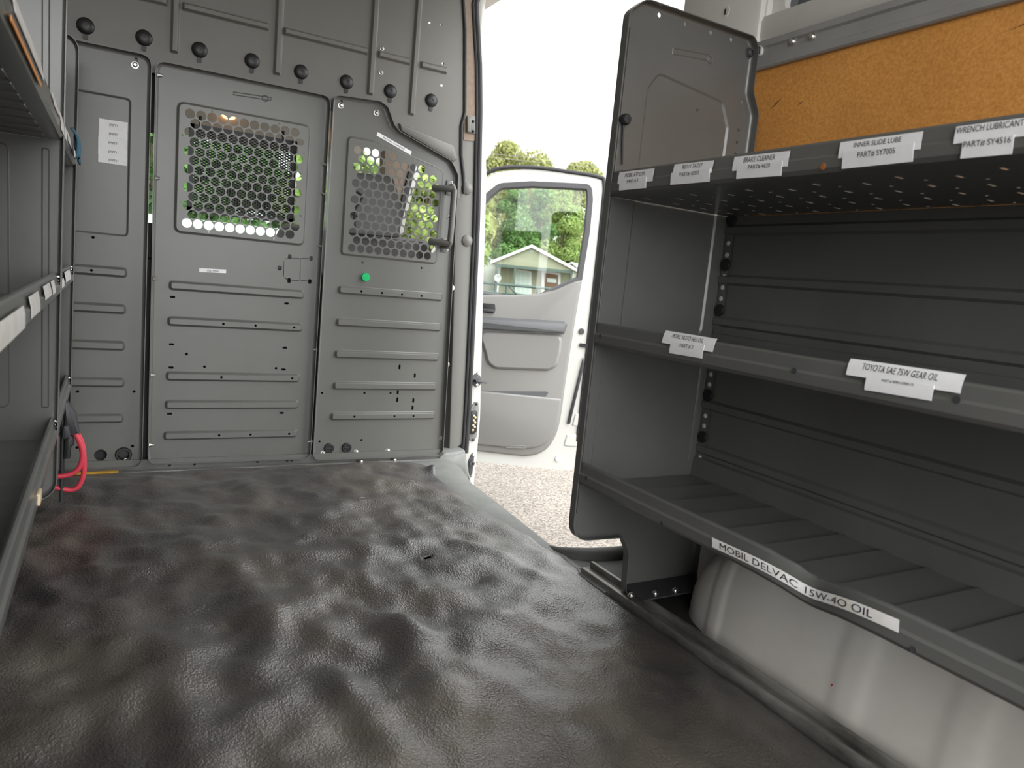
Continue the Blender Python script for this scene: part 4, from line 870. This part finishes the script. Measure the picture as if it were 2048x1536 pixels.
for k in range(-60, 90):
    for s_2 in (sl, -sl):
        c = sz0 + k * pitch * 0.8; q = clipline(c, s_2)
        if q:
            d = Vector((q[1][0] - q[0][0], q[1][1] - q[0][1])).normalized(); n = Vector((-d.y, d.x)) * 0.0022
            mb.add([(x + sg * n.x, yy, z + sg * n.y) for yy in (2.931, 2.934) for x, z in q for sg in (-1, 1)], [(0, 1, 3, 2), (4, 6, 7, 5), (0, 4, 5, 1), (2, 3, 7, 6), (0, 2, 6, 4), (1, 5, 7, 3)])
mb.build('wire_mesh', BLACKP, ms)
mb = MB(); mb.tube([(sx0 + 0.04, 2.93, sz1 - 0.01), (sx0 + 0.035, 2.925, sz1 + 0.03)], 0.006, 8); mb.build('hanger', BLACKP, ms); mb = MB(); mb.tube([(sx1 - 0.05, 2.93, sz1 - 0.01), (sx1 - 0.055, 2.925, sz1 + 0.03)], 0.006, 8); mb.build('hanger', BLACKP, ms)
st_ = thing('passenger_seat', (0.87, 3.08, -0.1), 'grey fabric front seat glimpsed behind the slanting perforated window', 'seat')
mb = MB(); zs_ = FY(3.08).px(780, 470)[1]; mb.box((0.60, 3.08, 0.16), (FY(3.08).px(872, 490)[0], 3.22, zs_), 0.05); mb.build('backrest', SEAT, st_)
mb = MB(); mb.box((0.60, 3.18, 0.02), (1.15, 3.70, 0.20), 0.05); mb.box((0.66, 3.2, -0.1), (1.09, 3.65, 0.03)); mb.build('seat_cushion', SEAT, st_)
FHd = FY(2.97); mb = MB(); mb.prism(FHd, rpoly(poly_px(FHd, [(684, 342), (786, 350), (803, 400), (802, 476), (684, 466)]), 0.02), -0.07, 0.0, bev=0.012); mb.build('headrest', mat('headrest_grey', (0.15, 0.15, 0.148), 0.55), st_)
FPp = FY(3.40)
cpi = thing('cab_pillar', FPp.p(*FPp.px(800, 470)), 'tan and white slanting pillar of the cab behind the slanting perforated window', 'pillar')
mb = MB(); mb.prism(FPp, poly_px(FPp, [(770, 290), (822, 300), (818, 340), (800, 410), (788, 470), (770, 470)]), -0.08, 0.0); mb.build('pillar_trim', TAN, cpi)
mb = MB(); mb.prism(FPp, poly_px(FPp, [(822, 300), (832, 302), (830, 335), (808, 420), (796, 470), (788, 470), (800, 410), (818, 340)]), -0.08, 0.01); mb.build('pillar_seal', RUBBER, cpi)
mb = MB(); mb.prism(FPp, poly_px(FPp, [(832, 302), (842, 304), (838, 345), (814, 425), (806, 470), (796, 470), (808, 420), (830, 335)]), -0.08, 0.0); mb.build('pillar_frame', WHITE, cpi)
q = MB(); q.tube(spl([(0.83, 2.90, 1.10), (0.87, 2.89, 1.08), (0.845, 2.89, 1.02), (0.85, 2.89, 0.95)]), 0.005, 8); q.tube(spl([(0.79, 2.90, 1.09), (0.825, 2.89, 1.06), (0.81, 2.89, 1.02), (0.86, 2.89, 1.00)]), 0.005, 8); q.build('black_cord', RUBBER, label='black looped cords hanging behind the slanting perforated window', cat='cord')
mb = MB(); mb.box((-0.75, 4.55, -0.105), (1.47, 4.955, 0.74), 0.08); mb.build('dashboard', CABIN, label='black dashboard far ahead in the cab behind the partition', cat='dashboard')
mb = MB(); mb.add([(-0.75, 2.96, 1.93), (1.10, 2.96, 1.93), (1.10, 3.75, 1.325), (-0.73, 3.75, 1.325), (-0.75, 2.96, 2.10), (1.10, 2.96, 2.10), (1.10, 3.75, 2.10), (-0.73, 3.75, 2.10)], [(0, 1, 2, 3), (7, 6, 5, 4), (0, 4, 5, 1), (1, 5, 6, 2), (2, 6, 7, 3), (3, 7, 4, 0)]); mb.build('headliner', HEADL, label='pale cab headliner above the windscreen, behind the partition', cat='headliner')
mb = MB(); mb.box((-0.78, 4.965, -0.09), (1.48, 4.99, 0.72)); mb.build('wall_front', PRIMER, kind='structure')
mb = MB(); mb.box((-0.80, 2.95, -0.09), (-0.76, 4.95, 0.75)); mb.build('trim_1', PRIMER, kind='structure')
mb = MB(); mb.box((-0.80, 2.95, -0.14), (1.50, 4.95, -0.11)); mb.build('trim_2', CABIN, kind='structure')
ws = MB(); ws.add([(-0.72, 3.76, 1.36), (1.34, 3.76, 1.36), (1.44, 4.92, 0.76), (-0.76, 4.92, 0.76), (-0.72, 3.766, 1.364), (1.34, 3.766, 1.364), (1.44, 4.926, 0.764), (-0.76, 4.926, 0.764)], [(0, 1, 2, 3), (7, 6, 5, 4), (0, 4, 5, 1), (1, 5, 6, 2), (2, 6, 7, 3), (3, 7, 4, 0)]); ws.build('window_1', GLASS, kind='structure')
a, b = FY(3.62).px(457, 252); zc = 1.93 - (3.62 - 2.96) / 0.79 * 0.605; dl = MB(); dl.lathe((a, 3.62, zc + 0.006), (0, 0, -1), [(0.03, 0), (0.03, 0.012), (0.022, 0.022), (0.0003, 0.026)], 16)
dlo = dl.build('dome_lamp', mat('lit_amber_lamp', (0.9, 0.45, 0.15), 0.4, emit=(1.0, 0.42, 0.12, 6.0)), label='small glowing amber lamp behind the top of the square perforated window', cat='lamp')

# ================================================================== OUTSIDE
mb = MB(); mb.grid(lambda u, v: (-60 + 160 * u, -25 + 150 * v, GZ), 8, 8); mb.build('ground', GROUND, kind='structure', origin=(0, 0, GZ))
def canopy(name, x, y, h, r, m, lab, n=9000, seed=1, low=0.15, leaf=0.20, cone=False):
    rnd = random.Random(seed); t = thing(name, (x, y, GZ), lab, 'tree', 'trees behind the sheds')
    blobs = []
    for k in range(44):
        q = rnd.random(); z = GZ + h * (low + (1 - low) * (0.05 + 0.83 * q)); sp = math.sin(PI * (0.12 + 0.8 * q)) if not cone else (1.02 - q) ** 0.8
        a = rnd.random() * 2 * PI; d = r * 0.80 * sp * rnd.random() ** 0.5; blobs.append((x + d * math.cos(a), y + d * math.sin(a), z, r * (0.17 + 0.18 * rnd.random()) * (0.55 + 0.6 * sp)))
    vs = np.zeros((n * 4, 3)); fs = []
    for i in range(n):
        bx, by, bz, br = blobs[rnd.randrange(len(blobs))]
        th = rnd.random() * 2 * PI; cz = rnd.uniform(-0.8, 1); sr = math.sqrt(1 - cz * cz); rr = br * (0.80 + 0.28 * rnd.random())
        c = np.array([bx + rr * sr * math.cos(th), by + rr * sr * math.sin(th), bz + rr * cz * 0.85])
        nn = np.array([sr * math.cos(th), sr * math.sin(th), cz]) + np.array([rnd.gauss(0, .5) for _ in range(3)]); nn /= np.linalg.norm(nn)
        u = np.cross(nn, [rnd.gauss(0, 1), rnd.gauss(0, 1), rnd.gauss(0, 1)]); u /= np.linalg.norm(u); w = np.cross(nn, u); s_ = leaf * rnd.uniform(0.6, 1.4)
        vs[4 * i] = c - u * s_; vs[4 * i + 1] = c - w * s_ * 0.6; vs[4 * i + 2] = c + u * s_ - np.array([0, 0, s_ * 0.2]); vs[4 * i + 3] = c + w * s_ * 0.6; fs.append((4 * i, 4 * i + 1, 4 * i + 2, 4 * i + 3))
    mb = MB(); mb.v = [tuple(q) for q in vs]; mb.f = fs; mb.m = [0] * n; mb.build('foliage', m, t, angle=180)
    mb = MB(); mb.tube([(x, y, GZ - 0.05), (x + 0.1, y, GZ + h * 0.3), (x, y + 0.1, GZ + h * 0.7)], [r * 0.07, r * 0.055, r * 0.02], 8)
    for k in range(5):
        bx, by, bz, br = blobs[k * 7]; mb.tube([(x, y, GZ + h * (0.2 + 0.08 * k)), (bx, by, bz)], [r * 0.03, r * 0.012], 6)
    mb.build('trunk', BARK, t)
def at(px_, py_, Y): a, b = FY(Y).px(px_, py_); return a, b
a = at(1015, 262, 54)
for k, (pc, pt, Y, wpx, m_, nl, lw, lab) in enumerate(((1040, 256, 74, 108, LEAFC, 17000, 0.08, 'tall round olive-green tree rising above the open door at its left'), (1170, 290, 80, 70, LEAFC, 11000, 0.08, 'loose yellow-green tree top above the open door beside the shelf end panel'),
    (1035, 352, 62, 62, LEAFA, 13000, 0.02, 'dense dark green maple tree behind the green shed roof'), (1140, 348, 60, 56, LEAFB, 13000, 0.02, 'lime green drooping tree at the right in the door window'),
    (975, 372, 64, 44, LEAFC, 7000, 0.02, 'small yellowish tree at the left edge of the door window'), (1090, 352, 67, 60, LEAFA, 9000, 0.02, 'mid green tree between the maple and the lime green tree'))):
    a, b = FY(Y).px(pc, pt); sc_ = Y / 0.86 / 1438; canopy('leafy_tree', a, Y, b - GZ, wpx * sc_, m_, lab, int(nl * 1.5), 3 + k, lw, 3.0 * sc_)
for k, (tx, ty, th, tr_, tm, lab) in enumerate(((2.2, 54, 11.5, 4.6, LEAFA, 'dark green tree seen through the left part of the square perforated window'), (8.2, 56, 11.5, 4.8, LEAFA, 'dark green tree seen through the middle of the square perforated window'), (14.2, 53, 11, 4.6, LEAFB, 'lime green tree seen through the right part of the square perforated window'), (12.3, 31.0, 7.2, 2.9, LEAFB, 'bright lime tree seen through the right part of the slanting perforated window'), (18.6, 44, 10, 3.6, LEAFC, 'yellow-green tree behind the lime tree, seen through the slanting perforated window'))):
    canopy('leafy_tree', tx, ty, th, tr_, tm, lab, 15000, 20 + k, 0.03, 0.30 if ty > 40 else 0.17)
# green garden shed
SIDING = mat('green_siding', (0.22, 0.225, 0.155), 0.7, var=0.06, vscale=1.5)
SWHITE = mat('shed_white_trim', (0.55, 0.55, 0.54), 0.5)
PORCH = mat('porch_green', (0.06, 0.09, 0.075), 0.6)
DOORB = mat('shed_door_brown', (0.16, 0.085, 0.05), 0.6)
ROOFM = mat('shed_metal_roof', (0.42, 0.44, 0.41), 0.5)
def pp(F, L): return [F.px(x, y) for x, y in L]
def facing(px_, Y, yaw=0.0):
    """an upright frame beyond the door, turned toward the van"""
    x = FY(Y).px(px_, 560)[0]; a = math.atan2(x, Y) + yaw
    return Frame((x, Y, 0), (math.cos(a), -math.sin(a), 0), (0, 0, 1))
def fbox(mb, F, a0, b0, a1, b1, d0, d1): return mb.prism(F, [(a0, b0), (a1, b0), (a1, b1), (a0, b1)], d0, d1)
S0 = facing(1064, 40.0, 0.10); ap, lf, rt = pp(S0, [(1064, 494), (986, 518), (1150, 548)])
zap = ap[1]; zev = (lf[1] + rt[1]) / 2 + 0.1; xl, xr_, xm = lf[0] + 0.15, rt[0] - 0.15, ap[0]
sh = thing('garden_shed', S0.p(xm, GZ, -3.0), 'green gabled garden shed with white trim and front porch, seen through the door window', 'shed', 'sheds beyond the door')
PD = -1.5
mb = MB(); fbox(mb, S0, xl, GZ - 0.02, xr_, zev, -6.0, PD)
mb.prism(S0, [(xl, zev - 0.15), (xr_, zev - 0.15), (xr_, zev), (xm, zap - 0.05), (xl, zev)], -0.05, 0.0)
for k in range(1, 22): x = xl + (xr_ - xl) * k / 22; fbox(mb, S0, x - 0.012, GZ, x + 0.012, zev - 0.1, PD, PD + 0.015)
mb.build('wall', SIDING, sh)
mb = MB(); mb.prism(S0, [(xl - 0.25, zev - 0.14), (xm, zap), (xr_ + 0.25, zev - 0.14), (xr_ + 0.25, zev - 0.02), (xm, zap + 0.13), (xl - 0.25, zev - 0.02)], -6.2, 0.2); mb.build('roof', ROOFM, sh)
mb = MB(); mb.prism(S0, [(xl - 0.25, zev - 0.18), (xm, zap - 0.04), (xr_ + 0.25, zev - 0.18), (xr_ + 0.25, zev), (xm, zap + 0.15), (xl - 0.25, zev)], 0.2, 0.24); mb.build('fascia', SWHITE, sh)
mb = MB(); mb.prism(S0, pp(S0, [(1060, 500), (1067, 500.5), (1067, 505), (1060, 504.5)]), 0, 0.03); mb.build('gable_vent', mat('vent_grey', (0.25, 0.30, 0.28), 0.6), sh)
mb = MB(); fbox(mb, S0, xl, zev - 0.32, xr_, zev - 0.14, -0.12, 0.0); mb.build('porch_beam', PORCH, sh)
for px_x in (992, 1029, 1149):
    x = min(max(S0.px(px_x, 550)[0], xl + 0.06), xr_ - 0.06); mb = MB(); fbox(mb, S0, x - 0.055, GZ, x + 0.055, zev - 0.3, -0.12, 0.0); mb.build('porch_post', PORCH, sh)
S1 = Frame(S0.p(0, 0, PD), S0.u, S0.v)
def panel(L, m, nm, par, d0=0.0, d=0.04): mb = MB(); mb.prism(S1, pp(S1, L), d0, d); return mb.build(nm, m, par)
wn = panel([(1030, 537), (1063, 543), (1063, 590), (1030, 586)], SWHITE, 'window_frame', sh)
panel([(1033, 542), (1059, 546), (1059, 590), (1033, 586)], mat('shed_pane', (0.42, 0.50, 0.46), 0.15), 'window_pane', wn, 0.04, 0.05)
for L_ in ([(1041, 543), (1042, 543), (1042, 590), (1041, 590)], [(1050, 544), (1051, 544), (1051, 590), (1050, 590)], [(1033, 552), (1059, 556), (1059, 557), (1033, 553)], [(1033, 563), (1059, 567), (1059, 568), (1033, 564)]): panel(L_, SWHITE, 'glazing_bar', wn, 0.05, 0.06)
df = panel([(1083, 541), (1121, 546), (1121, 600), (1083, 600)], SWHITE, 'door_frame', sh)
panel([(1089, 546), (1116, 550), (1116, 600), (1089, 600)], DOORB, 'shed_door', df, 0.04, 0.06)
panel([(1094, 556), (1113, 558), (1113, 566), (1094, 564)], mat('shed_door_pane', (0.45, 0.52, 0.50), 0.15), 'door_pane', df, 0.06, 0.07)
for x in (xl, xr_ - 0.16): mb = MB(); fbox(mb, S0, x - 0.01, GZ, x + 0.17, zev, PD, PD + 0.10); mb.build('corner_board', SWHITE, sh)
def small_shed(pxc, Y, yaw, w_, pz_e, pz_a, lab, wm):
    F = facing(pxc, Y, yaw); zw = F.px(pxc, pz_e)[1]; za = F.px(pxc, pz_a)[1]; h_ = w_ / 2
    s = thing('garden_shed', F.p(0, GZ, -2), lab, 'shed', 'sheds beyond the door')
    mb = MB(); fbox(mb, F, -h_, GZ - 0.02, h_, zw, -4, 0); mb.prism(F, [(-h_, zw), (h_, zw), (0, za)], -4.0, 0); mb.build('wall', wm, s)
    mb = MB(); mb.prism(F, [(-h_ - 0.2, zw - 0.1), (0, za + 0.02), (h_ + 0.2, zw - 0.1), (h_ + 0.2, zw), (0, za + 0.14), (-h_ - 0.2, zw)], -4.2, 0.2); mb.build('roof', ROOFM, s)
    mb = MB(); fbox(mb, F, -0.3, zw - 1.2, 0.3, zw - 0.4, 0, 0.03); mb.build('window_frame', SWHITE, s)
small_shed(1140, 48, 0.2, 2.4, 547, 527, 'small shed with pale roof just right of the green shed', SIDING)
small_shed(962, 45, 0.0, 2.4, 530, 510, 'pale shed cut off at the left of the door window', mat('pale_siding', (0.55, 0.58, 0.52), 0.6))
mb = MB(); mb.box((-4, 40, GZ - 0.02), (11.5, 45, 1.95)); mb.add([(-4.3, 39.7, 1.9), (11.8, 39.7, 1.9), (11.8, 42.5, 2.5), (-4.3, 42.5, 2.5), (11.8, 45.3, 1.9), (-4.3, 45.3, 1.9)], [(0, 1, 2, 3), (3, 2, 4, 5), (1, 4, 2), (0, 3, 5)])
for k in range(1, 16): mb.box((-4 + k * 0.97, 39.97, GZ), (-3.94 + k * 0.97, 40.0, 1.9))
mb.build('storage_building', SWHITE, label='long low white building glimpsed through the lowest holes of the square perforated window', cat='building')
# pipe fence with a lamp
YFc = 15.0; FF = FY(YFc); pf = thing('pipe_fence', (6.5, YFc, GZ), 'dark green pipe railing in front of the green shed', 'fence')
PIPE = mat('pipe_green', (0.025, 0.05, 0.044), 0.4)
zt = FF.px(1040, 572)[1]; xa_, xb_ = FF.px(950, 565)[0], FF.px(1260, 590)[0]
mb = MB(); mb.tube([(xa_ - 1, YFc, zt), (xb_ + 1, YFc, zt)], 0.032, 10); mb.build('top_rail', PIPE, pf)
mb = MB(); mb.tube([(xa_ - 1, YFc, zt - 0.20), (xb_ + 1, YFc, zt - 0.20)], 0.02, 8); mb.build('lower_rail', PIPE, pf)
mb = MB(); mb.tube([(xa_ - 1, YFc, zt - 1.2), (xb_ + 1, YFc, zt - 1.2)], 0.02, 8); mb.build('lower_rail', PIPE, pf)
for x in (991, 1013, 1075, 1140): xx = FF.px(x, 575)[0]; mb = MB(); mb.tube([(xx, YFc, GZ - 0.05), (xx, YFc, zt + (0.32 if x == 991 else 0))], 0.036 if x == 991 else 0.028, 8); mb.build('post', PIPE, pf)
n_ = 46
for k in range(n_): xx = xa_ + 0.2 + (xb_ - xa_ - 0.2) * k / n_; mb = MB(); mb.tube([(xx, YFc, zt - 1.2), (xx, YFc, zt - 0.2)], 0.009, 6); mb.build('picket', PIPE, pf)
a, b = FF.px(1018, 573); a2, b2 = FF.px(1034, 590); mb = MB(); mb.tube([(a, YFc, b), (a2, YFc - 0.02, b2)], 0.018, 8); mb.build('brace', PIPE, pf)
a, b = FF.px(991.5, 556); q = MB(); q.lathe((a, YFc - 0.04, b), (0, -1, 0), [(0.03, -0.004), (0.085, 0.02), (0.09, 0.06), (0.075, 0.065), (0.05, 0.045), (0.0003, 0.04)], 18); q.build('flood_lamp', mat('lamp_grey', (0.25, 0.27, 0.27), 0.4), label='round grey flood lamp on the fence post by the door pillar', cat='lamp')
# overhead wires and their poles
WIRE = mat('wire', (0.16, 0.16, 0.16), 0.6)
def wire(Y, p0, p1, sag, lab, r=0.012):
    a = FY(Y).px(*p0); b = FY(Y).px(*p1); d = ((b[0] - a[0]), (b[1] - a[1])); A = (a[0] - d[0] * 1.5, a[1] - d[1] * 1.5); B = (b[0] + d[0] * 1.5, b[1] + d[1] * 1.5)
    mb = MB(); mb.tube([(A[0] + (B[0] - A[0]) * t / 20, Y, A[1] + (B[1] - A[1]) * t / 20 - sag * (1 - (t / 10 - 1) ** 2)) for t in range(21)], r, 6); mb.build('overhead_wire', WIRE, label=lab, cat='wire', group='overhead wires')
wire(42, (972, 312), (1210, 336), 0.05, 'pale lower overhead wire crossing in front of the tree tops'); wire(42, (960, 303), (1215, 331), 0.05, 'thin overhead wire just above the lowest one'); wire(60, (980, 158), (1180, 176), 0.0, 'faint overhead wire high in the white sky', 0.010); wire(60, (980, 186), (1190, 205), 0.0, 'faint overhead wire in the sky below the highest one', 0.010)

# ================================================================== LIGHT AND CAMERA
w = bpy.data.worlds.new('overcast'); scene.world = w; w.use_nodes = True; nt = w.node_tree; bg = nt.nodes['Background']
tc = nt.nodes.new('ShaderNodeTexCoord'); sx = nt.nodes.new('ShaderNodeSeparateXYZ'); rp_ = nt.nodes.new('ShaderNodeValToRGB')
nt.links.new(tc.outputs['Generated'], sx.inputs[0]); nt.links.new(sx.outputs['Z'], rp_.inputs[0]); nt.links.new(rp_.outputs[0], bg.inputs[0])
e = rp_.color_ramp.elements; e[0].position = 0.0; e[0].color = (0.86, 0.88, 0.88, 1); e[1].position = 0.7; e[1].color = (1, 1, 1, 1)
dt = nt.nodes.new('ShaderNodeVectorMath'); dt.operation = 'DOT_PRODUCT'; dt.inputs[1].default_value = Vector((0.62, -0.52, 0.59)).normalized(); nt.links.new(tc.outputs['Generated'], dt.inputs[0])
mr = nt.nodes.new('ShaderNodeMapRange'); mr.interpolation_type = 'SMOOTHSTEP'; mr.inputs[1].default_value = 0.25; mr.inputs[2].default_value = 1.0; mr.inputs[3].default_value = 1.5; mr.inputs[4].default_value = 4.2   # sky brightened toward right rear, then rear, to light the interior
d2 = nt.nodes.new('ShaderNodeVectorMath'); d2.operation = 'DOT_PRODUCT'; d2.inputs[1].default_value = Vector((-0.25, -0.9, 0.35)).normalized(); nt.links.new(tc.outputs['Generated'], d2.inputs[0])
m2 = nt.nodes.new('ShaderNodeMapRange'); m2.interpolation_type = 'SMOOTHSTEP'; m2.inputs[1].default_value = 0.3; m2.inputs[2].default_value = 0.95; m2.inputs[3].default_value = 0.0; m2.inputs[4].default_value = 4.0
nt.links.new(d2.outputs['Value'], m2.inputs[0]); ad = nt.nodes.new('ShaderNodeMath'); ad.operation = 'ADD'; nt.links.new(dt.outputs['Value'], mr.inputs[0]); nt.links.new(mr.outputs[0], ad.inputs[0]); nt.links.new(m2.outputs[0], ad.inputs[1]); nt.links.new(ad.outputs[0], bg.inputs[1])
sun = bpy.data.lights.new('sun', 'SUN'); sun.energy = 0.6; sun.angle = math.radians(50); so_ = bpy.data.objects.new('sun', sun); col.objects.link(so_); so_.rotation_euler = (math.radians(40), math.radians(20), 0)
def portal(name, loc, rot, sx_, sy_):
    l = bpy.data.lights.new(name, 'AREA'); l.shape = 'RECTANGLE'; l.size = sx_; l.size_y = sy_; l.cycles.is_portal = True
    o = bpy.data.objects.new(name, l); col.objects.link(o); o.location = loc; o.rotation_euler = rot
portal('side_opening_portal', (1.62, 2.25, 0.9), (0, math.radians(90), 0), 2.3, 1.0)
portal('rear_opening_portal', (0.4, -0.87, 1.0), (math.radians(90), 0, 0), 2.4, 2.2)
cd = bpy.data.cameras.new('camera'); cam = bpy.data.objects.new('camera', cd); col.objects.link(cam); scene.camera = cam
u_, s__, vt = np.linalg.svd(CM); R_ = u_ @ vt
mw = Matrix.Identity(4)
for i in range(3): mw[i][0] = R_[0][i]; mw[i][1] = -R_[1][i]; mw[i][2] = -R_[2][i]; mw[i][3] = CAM[i]
cam.matrix_world = mw; cd.sensor_width = 36; cd.sensor_fit = 'HORIZONTAL'; cd.lens = FPX / 2048 * 36; cd.clip_start = 0.02; cd.clip_end = 500
cd.dof.use_dof = True; cd.dof.focus_distance = 2.4; cd.dof.aperture_fstop = 6.5
scene.view_settings.view_transform = 'Standard'; scene.view_settings.look = 'None'; scene.view_settings.gamma = 1; scene.view_settings.exposure = 0.30; scene.view_settings.use_curve_mapping = False
scene.cycles.max_bounces = 10; scene.cycles.diffuse_bounces = 7; scene.cycles.use_denoising = True; scene.cycles.caustics_reflective = False; scene.cycles.caustics_refractive = False
